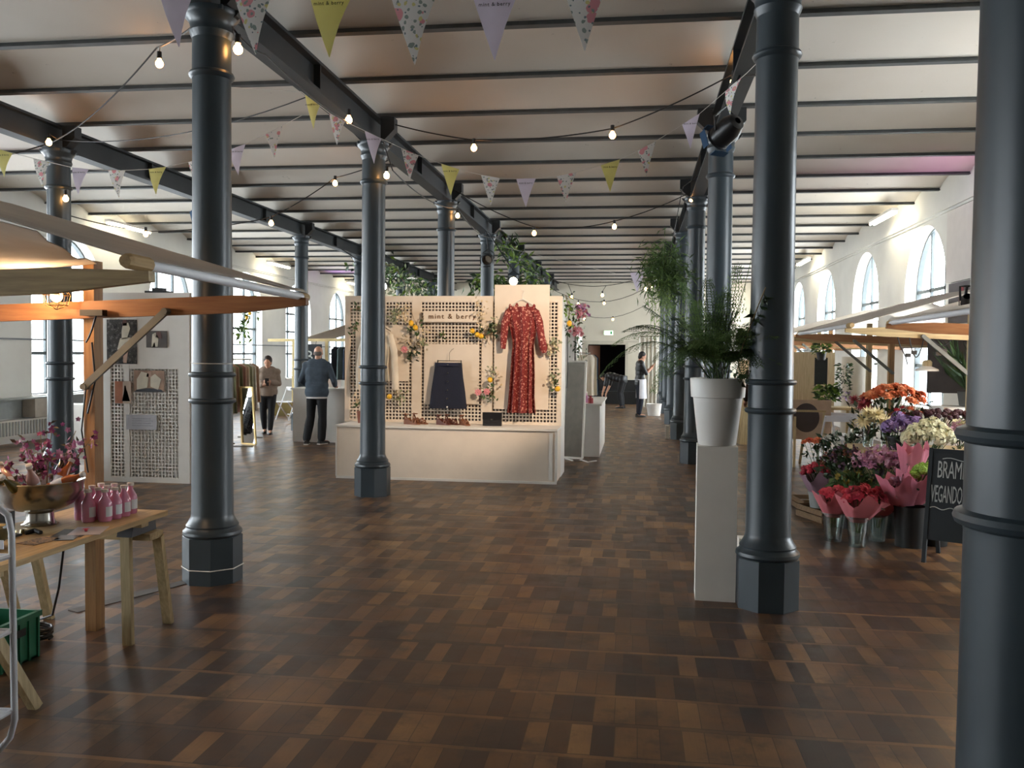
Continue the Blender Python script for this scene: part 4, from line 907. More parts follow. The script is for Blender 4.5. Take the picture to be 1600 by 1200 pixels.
bg_ = thing('handbag', 'small black box handbag on the plinth below the pink flowers', 'handbag', (-1.9, 11.76, .71))
m = MB(); m.bb(-2.02, -1.77, 11.72, 11.80, .712, .89); m.build('bag_body', mat('black leather', '17161a', .45, var=.2, scale=40, bump=.3), bg_)
m = MB(); m.bb(-2.022, -1.768, 11.714, 11.722, .80, .892); m.build('flap', mat('black flap', '111114', .4), bg_)
m = MB(); m.box((-1.895, 11.71, .80), (.03, .006, .02)); m.build('clasp', M_steel, bg_)
# ---- flower arrangements pinned to the mesh
M_bloss = mat('dry blossom', 'cdbb9c', .7, var=.2, scale=30); M_pale = mat('pale leaf', '8a9170', .6, var=.2); M_pink = mat('pink rose', 'd98a8e', .6, var=.2, scale=25)
def lemon(m, c): m.ball(c, .036, 12, 8, (1, 1, 1.22), rot=Matrix.Rotation(random.random()*3, 3, Vector((1, random.random(), 0)).normalized()))
def sprig(label, c, items, cat='flower arrangement', name='flower_arrangement', spread=.12, nleaf=26, leafm=None, dirz=0, h=1.0, ll=.075, group=None):
    c = Vector(c); t = thing(name, label, cat, c, group)
    m = MB()
    for k in range(nleaf):
        p = c+Vector((random.gauss(0, spread*.5), random.uniform(-.05, .0), random.gauss(0, spread*.5*h)))
        d = Vector((random.uniform(-1, 1), random.uniform(-.8, -.05), random.uniform(-1, 1)+dirz)); m.leaf(p, d, random.uniform(.6, 1.2)*ll, random.uniform(.4, .6)*ll)
    m.build('leaves', leafm or M_green, t)
    m = MB()
    for k in range(7):
        e = c+Vector((random.gauss(0, spread*.7), -.03, random.gauss(0, spread*.8*h))); m.tube([c+Vector((0, .05, 0)), (c+e)/2+Vector((0, -.02, .01)), e], .0035, 4)
    m.build('twigs', M_twig, t)
    for kind, dx, dz in items:
        p = c+Vector((dx, -.07, dz)); m = MB()
        if kind == 'lemon': lemon(m, p); m.build('lemon', M_lemon, t, smooth=60)
        elif kind in ('rose', 'pinkrose'):
            for r_, n_, z_ in ((.042, 7, .0), (.03, 6, .008), (.018, 5, .012)):
                for q in range(n_):
                    a = 2*PI*q/n_+r_*40; d = Vector((math.cos(a), -.55, math.sin(a))); m.leaf(p+Vector((0, -z_, 0)), d, r_*1.3, r_*1.3, .9, up=Vector((0, -1, 0)))
            m.ball(p+Vector((0, -.01, 0)), .018, 8, 6); m.build('bloom', M_pink if kind == 'pinkrose' else M_bloss, t)
        else:
            for q in range(16): floret(m, p+Vector((random.gauss(0, .035), random.gauss(0, .02), random.gauss(0, .045))), .022, 5)
            m.build('blossom_cluster', M_bloss if kind == 'b' else M_pale, t)
    return t
ya = 12.0
sprig('arrangement with a pair of lemons between blouse and sign', (-3.0, ya, 2.0), [('lemon', -.06, .08), ('lemon', .0, .02), ('b', -.25, .2), ('b', -.15, .26), ('p', -.32, .12), ('b', .12, -.06), ('b', .08, -.2)], spread=.14, nleaf=30)
sprig('dark leafy cluster with one pink rose left of the skirt hanger', (-3.03, ya, 1.68), [('pinkrose', -.12, .04), ('b', .02, .1), ('p', .15, .12), ('b', -.1, .15)], leafm=M_dgreen, nleaf=34)
sprig('wispy dry branch climbing left above the lemons', (-3.25, ya, 2.22), [('p', -.03, .0), ('b', .1, -.08)], spread=.09, nleaf=14, leafm=M_pale)
sprig('arrangement with three lemons and pale blossom right of the sign', (-2.07, ya, 1.93), [('lemon', -.14, .05), ('lemon', -.02, -.02), ('lemon', -.07, .0), ('b', -.04, .2), ('b', .0, .3), ('b', -.05, .38), ('b', .04, .12)], spread=.12, nleaf=14)
sprig('glossy dark leaves right of the three lemons', (-1.93, ya, 1.98), [('p', .02, .1)], spread=.1, nleaf=22, leafm=M_dgreen, ll=.1)
sprig('posy of pink roses above the black handbag', (-1.98, ya, 1.13), [('pinkrose', -.14, .02), ('pinkrose', -.02, .03), ('b', .14, .22), ('lemon', .02, .19), ('p', .04, .3)], spread=.11, nleaf=34)
sprig('small wispy cluster on the right edge of the dress board', (-1.1, ya, 1.75), [('b', -.04, -.02), ('b', -.1, .04), ('p', .02, .1)], spread=.09, nleaf=14, leafm=M_pale)
sprig('cluster with one lemon low on the right edge of the display wall', (-1.08, ya, 1.29), [('lemon', .04, -.08), ('b', -.03, .02), ('p', .0, .13)], spread=.08, nleaf=22)
sprig('small green sprig high at the left end of the display wall', (-3.88, ya, 2.02), [], spread=.08, nleaf=12)
sprig('tiny dark bud sprig near the top left corner of the display wall', (-3.82, ya, 2.27), [], spread=.04, nleaf=6)
sprig('plant in a brown pot on the plinth beside the iron column, half hidden', (-3.76, 11.86, .98), [('b', .0, .05)], spread=.06, nleaf=16)
m = MB(); m.lathe([(.045, 0), (.06, .14), (.066, .14), (.066, .16), (.055, .16), (.05, .14)], (-3.72, 11.8, .71), 20); tag(m.build('plant_pot', mat('terracotta', '8a5440', .8), smooth=40, org=(-3.72, 11.8, .71)), 'small brown pot on the plinth left of the iron column', 'pot')
sprig('orange fruit sprig low beside the iron column on the display wall', (-3.28, ya, 1.05), [('lemon', -.08, .02), ('p', .1, .04), ('b', .02, .08)], spread=.1, nleaf=10, leafm=M_pale)
sprig('single small green sprig below the lettered sign', (-2.62, ya, 1.92), [], spread=.04, nleaf=8)

# ------------------------------------------------------------------ white counter and things left of the booth
ct = thing('counter', 'plain white boxed counter where the bald man stands', 'counter', (-5.8, 16, 0))
m = MB(); m.bb(-6.32, -4.8, 15.87, 16.5, 0, .97); m.build('body', M_white, ct); m = MB(); m.bb(-6.36, -4.78, 15.84, 16.53, .97, 1.0); m.build('top', M_white, ct)
# ------------------------------------------------------------------ mirror, counters right of the booth
mr = thing('leaning_mirror', 'tall white framed mirror leaning beside the display', 'mirror', (-1.0, 14.3, 0))
def framed(t, p00, p10, p11, p01, w, mf, mg, gl='glass'):
    P = [Vector(p) for p in (p00, p10, p11, p01)]; nr = (P[1]-P[0]).cross(P[3]-P[0]).normalized()
    m = MB()
    for a, b in zip(P, P[1:]+P[:1]): m.beam(a, b, .03, w, up=nr) if False else m.beam(a, b, w, .03, up=nr)
    m.build('frame', mf, t); m = MB(); m.add([p+nr*-.004 for p in P], [(0, 1, 2, 3)]); m.build(gl, mg, t)
framed(mr, (-1.17, 14.30, .02), (-.83, 14.20, .02), (-.80, 14.36, 1.56), (-1.12, 14.46, 1.56), .03, mat('bright white frame', 'f2efe6', .5, var=0), M_mirror)  # frame in a brighter white than the other white paint
cb = MB(); cb.tube([(-1.1, 14.2, .01), (-.95, 13.9, .012), (-.85, 13.95, .012), (-.86, 14.1, .01), (-.72, 13.8, .01), (-.6, 14.0, .01)], .012, 6); tag(cb.build('cable', M_white, smooth=50, org=(-1, 14, 0)), 'white cable looping on the floor at the foot of the leaning mirror', 'cable')
c2 = thing('counter', 'long white counter with cosmetics along the aisle right of the mirror', 'counter', (-.8, 15.5, 0))
m = MB(); m.bb(-1.15, -.58, 14.62, 17.1, 0, .84); m.build('body', M_white, c2); m = MB(); m.bb(-1.18, -.55, 14.58, 17.14, .84, .87); m.build('top', M_white, c2)
m = MB(); m.bb(-.93, -.91, 14.59, 14.62, .05, .8); m.build('panel_joint', mat('joint', 'a9a69f', .6), c2)
for i, (x, y, h, mt, lb) in enumerate(((-.92, 14.8, .22, M_pink, 'pink card box standing at the front of the long white counter'), (-.83, 14.9, .16, M_pinkb, 'pale pink pouch on the long white counter'), (-.74, 14.75, .12, mat('red pot', 'a0383c', .4), 'small red pot on the long white counter'), (-.86, 15.2, .24, M_white, 'white pump bottle on the long white counter'))):
    m = MB(); m.lathe([(.045, 0), (.045, h*.7), (.02, h*.78), (.02, h), (.001, h)], (x, y, .872), 16); tag(m.build('cosmetics_bottle', mt, smooth=40, org=(x, y, .87)), lb, 'bottle', 'cosmetics on the long counter')
# tall white display column with hanging garlands and garments behind mirror
wp = thing('display_column', 'tall white display wall behind the mirror, edged with garlands', 'display stand', (-1.2, 15.2, 0))
m = MB(); m.bb(-1.62, -1.12, 16.6, 16.7, 0, 2.15); m.bb(-1.14, -1.10, 16.6, 18.2, 0, 2.15); m.build('panel', M_white, wp)
M_denim = mat('blue denim', '2c4566', .8, var=.2, scale=20)
for i, (y, mt, lb) in enumerate(((16.9, M_blouse, 'pale shirt on the aisle side rail behind the mirror'), (17.15, cloth('pale blue cloth', 'a9bccb', .2), 'pale blue shirt on the aisle side rail'), (17.4, M_denim, 'dark denim jacket on the aisle side rail'), (17.65, mat('navy knit', '1f2c44', .9), 'navy garment last on the aisle side rail'))):
    m = garment_sheet([(1.72, -.13, .13), (1.66, -.2, .2), (1.3, -.2, .2), (.95, -.21, .21)], 0, .05, fold=.03); m.xf(Matrix.Translation((-.93, y, -.05+.0*i)) @ Matrix.Rotation(.35, 4, 'Z'))
    tag(m.build('hanging_garment', mt, smooth=50, org=(-.93, y, 1)), lb, 'garment', 'garments on the aisle rail')
m = MB(); m.tube([(-.93, 16.72, 1.70), (-.93, 18.1, 1.70)], .012, 8); m.tube([(-1.12, 16.8, 1.70), (-.93, 16.8, 1.70)], .01, 6); m.tube([(-1.12, 18.0, 1.70), (-.93, 18.0, 1.70)], .01, 6); tag(m.build('clothes_rail', M_steel, org=(-.93, 17.4, 1.7)), 'short steel clothes rail facing the aisle', 'clothes rail')
def garland(label, pts, n, mats, name='garland', ll=.09, spread=.06, extra=None, drop=0, lw=(.3, .5)):
    pts = [Vector(p) for p in pts]; t = thing(name, label, 'garland', pts[0]); m = MB(); m.tube(pts, .006, 5); m.build('stem', M_twig, t)
    for mi, mt in enumerate(mats):
        m = MB()
        for k in range(n//len(mats)):
            s = random.random()*(len(pts)-1); i = int(s); p = pts[i].lerp(pts[i+1], s-i)+Vector([random.gauss(0, spread) for _ in range(3)])-Vector((0, 0, random.random()*drop))
            m.leaf(p, (random.uniform(-1, 1), random.uniform(-1, .4), random.uniform(-1.2, .6)), random.uniform(.6, 1.2)*ll, random.uniform(*lw)*ll)
        m.build('foliage', mt, t)
    for kind, p in (extra or []):
        m = MB()
        if kind == 'lemon': lemon(m, p); m.build('lemon', M_lemon, t, smooth=60)
        else:
            for q in range(26): floret(m, Vector(p)+Vector([random.gauss(0, .06) for _ in range(3)]), .05, 5)
            m.build('bloom', M_pink if kind == 'pink' else M_pinkb, t)
    return t
garland('green and yellow garland at the top right corner of the display wall', [(-.97, 12.2, 2.48), (-.93, 12.4, 2.3), (-.95, 12.5, 2.02)], 70, [M_dgreen, M_lgreen], extra=[('lemon', (-.92, 12.3, 2.1))])
cbl = MB(); cbl.tube([(-.96, 12.5, 2.0), (-.955, 12.52, 1.5), (-.96, 12.5, 1.2)], .006, 5); tag(cbl.build('cable', M_cable, org=(-.96, 12.5, 1.5)), 'dark cable hanging down beside the display wall', 'cable')
garland('garland of pink flowers down the white display column behind the mirror', [(-1.13, 16.5, 2.6), (-1.05, 16.5, 2.3), (-1.08, 16.5, 1.9), (-.98, 16.5, 1.5)], 90, [M_dgreen, M_green], extra=[('pink', (-1.04, 16.45, 2.42)), ('pinkb', (-1.02, 16.45, 2.5)), ('pink', (-1.08, 16.45, 2.1))])
garland('dark ivy heaped on the left girder beyond the display board', [(X1+.1, 19, 4.35), (X1+.15, 21, 4.2), (X1+.1, 25, 4.1), (X1+.2, 28, 3.8)], 420, [M_dgreen, M_green, M_lgreen], ll=.22, spread=.13, drop=.3, lw=(.2, .35))
garland('trailing greenery wound along the outer left girder above the display wall', [(X2, 22, 4.3), (X2+.05, 25, 4.15), (X2, 28, 4.1), (X2+.1, 31, 4.1)], 420, [M_dgreen, M_green], ll=.22, spread=.16, drop=.5)
garland('pale leafy twigs hanging from the outer girder behind the left display column', [(X2+.02, 23.2, 4.2), (X2+.6, 23.5, 3.9), (X2+.8, 24, 3.4), (X2+.9, 24.5, 3.1)], 160, [M_pale, M_lgreen], ll=.2, spread=.32, drop=.3)
garland('bushy green mass behind the display wall between the rear columns', [(X1-1.0, 22, 3.5), (X1-.2, 22.2, 3.35), (X1+.5, 22.4, 3.3)], 340, [M_dgreen, M_green, M_lgreen], ll=.22, spread=.16)
garland('hanging plant with lemons in front of the left windows, right of the stall roof', [(-8.55, 18.6, 2.75), (-8.4, 18.6, 2.45), (-8.5, 18.6, 2.15), (-8.7, 18.6, 1.95)], 90, [M_green, M_lgreen], ll=.16, spread=.09, extra=[('lemon', (-8.35, 18.5, 2.5)), ('lemon', (-8.42, 18.5, 2.4))])
garland('small green garland at the right edge of the photo screen', [(-5.5, 10.7, 2.42), (-5.46, 10.6, 2.1), (-5.49, 10.6, 1.75)], 40, [M_green, M_lgreen], ll=.07, spread=.03)
# ------------------------------------------------------------------ white plinth, pot and fern
pt = thing('plinth', 'tall white square plinth carrying the white flower pot', 'plinth', (.56, 6.3, 0))
m = MB(); m.box((.56, 6.30, .53), (.27, .25, 1.06), rz(-.04)); m.build('body', M_white, pt)
m = MB(); m.box((.80, 6.52, .19), (.12, .12, .38)); tag(m.build('low_box', M_white, org=(.8, 6.52, 0)), 'low white box between the tall plinth and the column foot', 'box')
po = thing('plant_pot', 'large tapered white pot with a wide rim on the plinth', 'plant pot', (.56, 6.3, 1.062)); M_pot = mat('white ceramic pot', 'd6d4cf', .4, var=.02)
m = MB(); m.lathe([(.001, 0), (.125, 0), (.13, .01), (.168, .335)], (.56, 6.3, 1.062), 40); m.build('pot_body', M_pot, po, smooth=40)
m = MB(); m.lathe([(.166, .325), (.182, .33), (.19, .455), (.187, .46), (.178, .46), (.172, .40)], (.56, 6.3, 1.062), 40, close=False); m.build('rim', M_pot, po, smooth=40)
m = MB(); m.lathe([(.001, .425), (.174, .42)], (.56, 6.3, 1.062), 30, close=False); m.build('soil', mat('soil', '2a1f18', .95, var=.3, scale=60), po)
fe = thing('potted_fern', 'tall feathery fern with long arching fronds growing in the white pot', 'fern', (.56, 6.3, 1.5))
rf = random.Random(3)
def frond(tip, lift, mt, dens=28, width=.13, droop=.10):
    a = Vector((.56+rf.uniform(-.05, .05), 6.3+rf.uniform(-.05, .05), 1.49)); tip = Vector(tip); mid = a.lerp(tip, .55)+Vector((0, 0, lift))
    P = lambda t: a*(1-t)**2+mid*2*t*(1-t)+tip*t*t
    ms = MB(); ms.tube([P(i/10) for i in range(11)], [.0035*(1-.7*i/10) for i in range(11)], 5)
    for i in range(dens):
        t = .22+.77*i/dens; p = P(t); d = (P(min(1, t+.02))-P(t-.02)).normalized()
        sd = d.cross(Vector((0, 0, 1)))
        if sd.length < .2: sd = Vector((1, .3, 0))
        sd.normalize(); L = width*(1-.75*abs((t-.5)/.5)**1.5)*rf.uniform(.75, 1.15)
        for s in (-1, 1):
            q = (sd*s+d*.45+Vector((0, 0, -.15+rf.uniform(-.25, .2)))).normalized(); n = max(3, int(L/.021)); w = .0
            for j in range(n):
                u = (j+.5)/n; c = p+q*L*u-Vector((0, 0, droop*L*u*u*2)); l2 = .036*(1-u*.6)
                for s2 in (-1, 1):
                    e = (q*.55+d*s2*.8+Vector((0, 0, rf.uniform(-.3, .2)))).normalized()
                    o = q*.0042
                    ms.add([c-o, c+o, c+e*l2], [(0, 1, 2)])
            ms.add([p, p+q*L-Vector((0, 0, droop*L*2)), p+d*.004], [(0, 1, 2)])
    ms.build('frond', mt, fe)
M_f2 = cloth('fern dark green', '3a4f2e', .45, .6, .25); M_f3 = cloth('fern light green', '67804a', .45, .6, .25)  # a darker and a lighter green, dealt out to the fronds in turn
tips = [((-.27, 6.15, 1.50), .55), ((-.10, 6.05, 1.83), .32), ((-.18, 6.35, 1.74), .40), ((.10, 6.1, 1.62), .42), ((.04, 6.3, 2.02), .15), ((.14, 6.4, 2.15), .12),
        ((.30, 6.2, 2.18), .08), ((.25, 6.5, 1.95), .2), ((.40, 6.15, 2.05), .05), ((.48, 6.35, 2.22), .0), ((.60, 6.25, 2.12), .02), ((.66, 6.1, 2.3), -.05), ((.78, 6.25, 2.42), -.18),
        ((.82, 6.02, 1.95), .16), ((.92, 5.98, 1.80), .25), ((.95, 6.0, 1.62), .35), ((.80, 5.95, 1.60), .34), ((.36, 5.95, 1.72), .3), ((.20, 5.95, 1.52), .46), ((.30, 6.5, 1.60), .4),
        ((.10, 6.0, 1.40), .58), ((.42, 6.6, 1.85), .2), ((.70, 6.0, 1.50), .42), ((.66, 5.9, 1.85), .2), ((.5, 5.9, 1.95), .1), ((-.02, 6.5, 1.88), .26)]
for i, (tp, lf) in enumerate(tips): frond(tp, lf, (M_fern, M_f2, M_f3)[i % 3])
m = MB()
for k in range(14):
    a = Vector((.56+rf.uniform(-.07, .07), 6.3+rf.uniform(-.07, .07), 1.48)); m.tube([a, a+Vector((rf.uniform(-.06, .06), rf.uniform(-.06, .06), .25)), a+Vector((rf.uniform(-.15, .15), rf.uniform(-.1, .1), .5))], .004, 5)
m.build('stems', mat('dark stem', '2b3320', .7), fe)
# dark broad-leaved twig beside the fern
tw = thing('leafy_branch', 'dark broad-leaved branch rising between the fern and the nearest column', 'branch', (.66, 6.2, 1.5)); m = MB(); m.tube([(.66, 6.2, 1.5), (.70, 6.1, 1.75), (.78, 6.0, 2.0), (.82, 5.95, 2.12)], .004, 5); m.build('stem', M_twig, tw)
m = MB()
for k in range(26):
    t = rf.random(); p = Vector((.66, 6.2, 1.5)).lerp(Vector((.82, 5.95, 2.12)), t); m.leaf(p, (rf.uniform(-.6, 1), rf.uniform(-1, .3), rf.uniform(-.8, .4)), .09, .045)
m.build('leaves', M_dgreen, tw)
# hanging asparagus plant further back
hp = garland('big bushy hanging plant with pale strands trailing down, beyond the fern', [(.42, 12.6, 3.1), (.30, 12.6, 2.95), (.52, 12.6, 2.8)], 1500, [M_fern, M_green, M_f3], name='hanging_plant', ll=.17, spread=.14, drop=.25, lw=(.08, .14))
m = MB()
for k in range(36):
    x, y = .42+rf.gauss(0, .14), 12.6+rf.gauss(0, .12); L = rf.uniform(.3, .95); z = 2.75; pts = [(x, y, z), (x+rf.gauss(0, .03), y, z-L*.5), (x+rf.gauss(0, .04), y, z-L)]; m.tube(pts, .003, 3)
    for j in range(14): 
        t = rf.random(); m.leaf((x+rf.gauss(0, .02), y, z-L*t), (rf.uniform(-1, 1), rf.uniform(-1, 1), -.6), .05, .016)
m.build('trailing_strands', M_lgreen, hp)
m = MB(); m.tube([(.42, 12.6, 3.0), (.6, 12.6, 4.0), (.889, 12.6, 4.2)], .006, 5); m.build('hanging_cord', M_cable, hp)

# ------------------------------------------------------------------ people
def apply_mods(o):
    dg = bpy.context.evaluated_depsgraph_get(); dg.update(); me = bpy.data.meshes.new_from_object(o.evaluated_get(dg)); o.modifiers.clear(); o.data = me; return o
def fuse(m, name, mt, parent, vox=.012, sm=6):
    o = m.build(name, mt, parent); md = o.modifiers.new('r', 'REMESH'); md.mode = 'VOXEL'; md.voxel_size = vox; md.use_smooth_shade = True
    s2 = o.modifiers.new('s', 'SMOOTH'); s2.iterations = sm; s2.factor = .5; bpy.context.view_layer.update(); apply_mods(o); o.data.materials.clear(); o.data.materials.append(mt); return o
def capsule(m, pts, rs, n=14):
    m.tube(pts, rs, n)
    for p, r in zip(pts, rs): m.ball(p, r*.99, 12, 8)
def hand(m, w, d, up, s=1):
    """palm and five bent fingers from the wrist w along d; up is the back of the hand"""
    w = Vector(w); d = Vector(d).normalized(); up = Vector(up); sd = d.cross(up).normalized(); up = sd.cross(d)
    c = w+d*.045; vs = MB(); m.box(c, (.001, .001, .001)); 
    m.tube([w-d*.01, w+d*.03, w+d*.075], [.024, .030, .028], 10)
    m.tube([w+sd*.015, w+d*.075+sd*.022], [.016, .018], 8); m.tube([w-sd*.015, w+d*.075-sd*.022], [.016, .018], 8)
    for k, L in enumerate((.068, .078, .073, .056)):
        b = w+d*.075+sd*(.028-.0185*k); m.tube([b, b+d*L*.45-up*.006, b+d*L*.75-up*.022, b+d*L*.85-up*.04], [.0095, .0088, .008, .007], 8)
    b = w+d*.02+sd*.03*s; m.tube([b, b+d*.03+sd*.018*s-up*.006, b+d*.055+sd*.016*s-up*.018], [.0115, .0105, .0085], 8)
def head_mesh(m, c, face, s=1.0):
    """c: centre of the skull, face: unit vector the face looks along"""
    c = Vector(c); f_ = Vector(face).normalized(); sd = f_.cross(Vector((0, 0, 1))).normalized(); up = sd.cross(f_)
    Q = Matrix((sd, f_, up)).transposed()
    m.ball(c+up*.02*s, .098*s, 18, 12, (.80, 1.0, 1.05), rot=Q); m.ball(c+f_*.025*s-up*.055*s, .068*s, 16, 10, (.86, .95, 1.0), rot=Q)
    m.ball(c+f_*.07*s-up*.093*s, .026*s, 10, 6); m.tube([c+f_*.090*s+up*.01*s, c+f_*.112*s-up*.028*s], [.008*s, .013*s], 8); m.ball(c+f_*.112*s-up*.028*s, .013*s, 8, 6)
    for q in (-1, 1): m.ball(c+sd*q*.078*s-up*.012*s, .026*s, 10, 8, (.35, .6, 1.05), rot=Q); m.ball(c+f_*.083*s+sd*q*.03*s+up*.022*s, .016*s, 8, 5, (1.3, .5, .6), rot=Q)
    m.tube([c-up*.06*s-f_*.015*s, c-up*.16*s-f_*.03*s], [.052*s, .055*s], 12)
    return Q
def face_bits(parent, c, Q, s=1.0):
    c = Vector(c)
    for q in (-1, 1):
        m = MB(); m.ball(c+Q @ Vector((q*.031, .086, .008))*s, .0085*s, 10, 6); m.build('eye', mat('eye', '241c18', .3, var=0), parent)
    m = MB(); m.tube([c+Q @ Vector((x, .092-.6*x*x*10*.3, -.058+abs(x)*.05))*s for x in (-.022, -.011, 0, .011, .022)], .0048*s, 6); m.build('lips', mat('lips', '9a5a50', .5, var=0), parent)
def person(label, loc, rot, J, top, trou, shoe, hair, skin=None, body='m', sleeves='long', hairf=None, extra=None, hem=None):
    """J: joints in a frame where the person faces +y"""
    skin = skin or M_skin; t = thing('person', label, 'person', (0, 0, 0)); b = MB()
    pel, ch, nk, hd = Vector(J['pelvis']), Vector(J['chest']), Vector(J['neck']), Vector(J['head']); w = J.get('w', 1.0)
    face = J.get('face', (0, 1, 0))
    Q = head_mesh(b, hd, face, J.get('hs', 1.0)); capsule(b, [nk-(nk-ch)*.2, nk, hd-Vector((0, 0, .07))], [.062, .055, .052])
    def torso(m, g): 
        sh = (Vector(J['shL'])+Vector(J['shR']))/2
        for f_, r_ in ((0, .125), (.25, .118), (.5, .115), (.75, .125), (1, .11)):
            c = pel.lerp(sh, f_)
            for x in (-.07, -.02, .02, .07): m.ball(c+Vector((x*w, 0, 0)), (r_+g)*w**.5, 14, 10, (1, .86, 1))
        capsule(m, [Vector(J['shL'])+Vector((.02*-1, 0, 0)), sh, Vector(J['shR'])], [.062+g, .085+g, .062+g])
    def arm(m, k, g, upto=1.0, cuff=False):
        s_, e_, h_ = [Vector(J[q+k]) for q in ('sh', 'el', 'wr')]
        pts = [s_, s_.lerp(e_, .5), e_]; rs = [.056+g, .047+g, .040+g]
        if upto > .5: pts += [e_.lerp(h_, .4), e_.lerp(h_, 1 if not cuff else .93)]; rs += [.040+g, .027+g*1.1]
        capsule(m, pts, rs)
    def leg(m, k, g, wide=0):
        h_, n_, a_ = [Vector(J[q+k]) for q in ('hip', 'kn', 'an')]
        capsule(m, [h_, h_.lerp(n_, .5), n_, n_.lerp(a_, .35), a_.lerp(n_, .06)], [.088+g, .074+g, .054+g+wide*.4, .056+g+wide*.6, .038+g+wide])
    torso(b, 0)
    for k in 'LR':
        arm(b, k, 0); leg(b, k, 0); a_ = Vector(J['an'+k]); fd = Vector(J.get('toe'+k, (0, 1, 0))).normalized(); capsule(b, [a_-Vector((0, 0, .03))-fd*.03, a_-Vector((0, 0, .05))+fd*.09, a_-Vector((0, 0, .055))+fd*.16], [.034, .032, .024])
        hand(b, J['wr'+k], J.get('hd'+k, (0, 0, -1)), J.get('hu'+k, (0, 1, 0)), 1 if k == 'L' else -1)
    R4 = Matrix.Translation(loc) @ Matrix.Rotation(rot, 4, 'Z')
    def fin(m, name, mt, vox, sm=6, fz=True):
        o = fuse(m, name, mt, t, vox, sm) if fz else m.build(name, mt, t, smooth=60); return o
    fin(b, 'body', skin, .0068, 4)
    m = MB(); torso(m, .012)
    c = pel+Vector((0, 0, -.03)); m.loft([(c+Vector((0, 0, -.06)), .175*w, .135), (c+Vector((0, 0, .02)), .178*w, .14), (c+Vector((0, 0, .15)), .17*w, .13)], 24)
    for k in 'LR': arm(m, k, .016 if sleeves == 'long' else .014, 1 if sleeves == 'long' else .4, True)
    fin(m, 'sweater' if sleeves == 'long' else 'shirt', top, .012, 5)
    if hem: m = MB(); m.loft([(c+Vector((0, 0, -.085)), .172*w, .134), (c+Vector((0, 0, -.055)), .174*w, .136)], 28); m.build('shirt_hem', hem, t, smooth=60)
    m = MB(); m.loft([(pel+Vector((0, 0, -.12)), .15*w, .118), (pel+Vector((0, 0, -.03)), .165*w, .125), (pel+Vector((0, 0, .05)), .16*w, .12)], 24)
    for k in 'LR': leg(m, k, .014, J.get('flare', .012))
    fin(m, 'trousers', trou, .012, 5)
    for k in 'LR':
        m = MB(); a_ = Vector(J['an'+k]); fd = Vector(J.get('toe'+k, (0, 1, 0))).normalized(); sd = fd.cross(Vector((0, 0, 1)))
        z = a_.z-.085
        rows = [(-.075, .032, .075), (-.06, .040, .085), (.0, .042, .08), (.08, .048, .06), (.15, .046, .048), (.19, .03, .035), (.20, .01, .02)]
        g = MB(); vs = []
        for x, hw, h in rows:
            for q in range(10):
                an = PI*q/9; vs.append(a_+fd*x+sd*hw*math.cos(an)+Vector((0, 0, -.085+h*math.sin(an)**.7)))
        n = len(rows); m.add(vs, [(i*10+q, i*10+q+1, (i+1)*10+q+1, (i+1)*10+q) for i in range(n-1) for q in range(9)]+[tuple(range(10)), tuple((n-1)*10+q for q in reversed(range(10)))]+[(i*10+9, i*10, (i+1)*10, (i+1)*10+9) for i in range(n-1)])
        o = m.build('shoe', shoe, t, smooth=50)
        m = MB(); m.add([a_+fd*x+sd*y+Vector((0, 0, zz)) for x, y in ((-.08, -.04), (.1, -.052), (.2, -.02), (.2, .02), (.1, .052), (-.08, .04)) for zz in (-.088, -.07)], [(0, 2, 4, 6, 8, 10), (11, 9, 7, 5, 3, 1)]+[(2*i, 2*i+1, (2*i+3) % 12, (2*i+2) % 12) for i in range(6)]); m.build('sole', M_white if J.get('wsole') else M_black, t)
    face_bits(t, hd, Q, J.get('hs', 1.0))
    if hair: m = MB(); hairf(m, hd, Q); fin(m, 'hair', hair, .010, 3)
    if extra: extra(t)
    t.matrix_world = R4; return t
def short_hair(m, c, Q, s=1):
    m.ball(Vector(c)+Q @ Vector((0, -.02, .038)), .104, 18, 12, (.84, .98, .98), rot=Q); m.ball(Vector(c)+Q @ Vector((0, -.055, -.01)), .075, 14, 10, (1, .8, 1.2), rot=Q)
def bald_fringe(m, c, Q, s=1):
    m.ball(Vector(c)+Q @ Vector((0, -.05, -.02)), .068, 16, 10, (1.12, .72, .8), rot=Q)
def bun_hair(m, c, Q):
    short_hair(m, c, Q); m.ball(Vector(c)+Q @ Vector((0, -.12, .03)), .045, 12, 8)
def long_hair(m, c, Q):
    short_hair(m, c, Q); m.ball(Vector(c)+Q @ Vector((0, -.07, -.10)), .09, 14, 10, (1.15, .7, 1.5), rot=Q)
M_gsw = mat('grey blue jumper', '47525d', .95, var=.12, scale=14, bump=.2); M_blk = mat('black trousers', '17181b', .85, var=.15); M_shoe = mat('dark trainers', '24211f', .6)
person('bald man in grey blue jumper and black trousers, back turned, at the white counter', (-5.72, 15.50, 0), .06,
       dict(pelvis=(0, 0, .95), chest=(0, .03, 1.28), neck=(0, .05, 1.50), head=(0, .09, 1.655), shL=(-.19, .03, 1.43), shR=(.19, .03, 1.43), elL=(-.30, .02, 1.16), elR=(.31, .02, 1.16), wrL=(-.26, .22, 1.06), wrR=(.27, .24, 1.06),
            hdL=(.1, 1, -.1), hdR=(-.1, 1, -.1), huL=(0, 0, 1), huR=(0, 0, 1), hipL=(-.09, 0, .93), hipR=(.09, 0, .93), knL=(-.12, .03, .5), knR=(.10, .02, .5), anL=(-.17, -.06, .088), anR=(.08, .03, .088), toeL=(-.15, 1, 0), toeR=(.5, 1, 0), face=(-.1, 1, -.25), w=1.12, flare=.022, wsole=1),
       M_gsw, M_blk, M_shoe, mat('grey stubble hair', '6a625c', .9), hairf=bald_fringe, hem=M_whitecap)
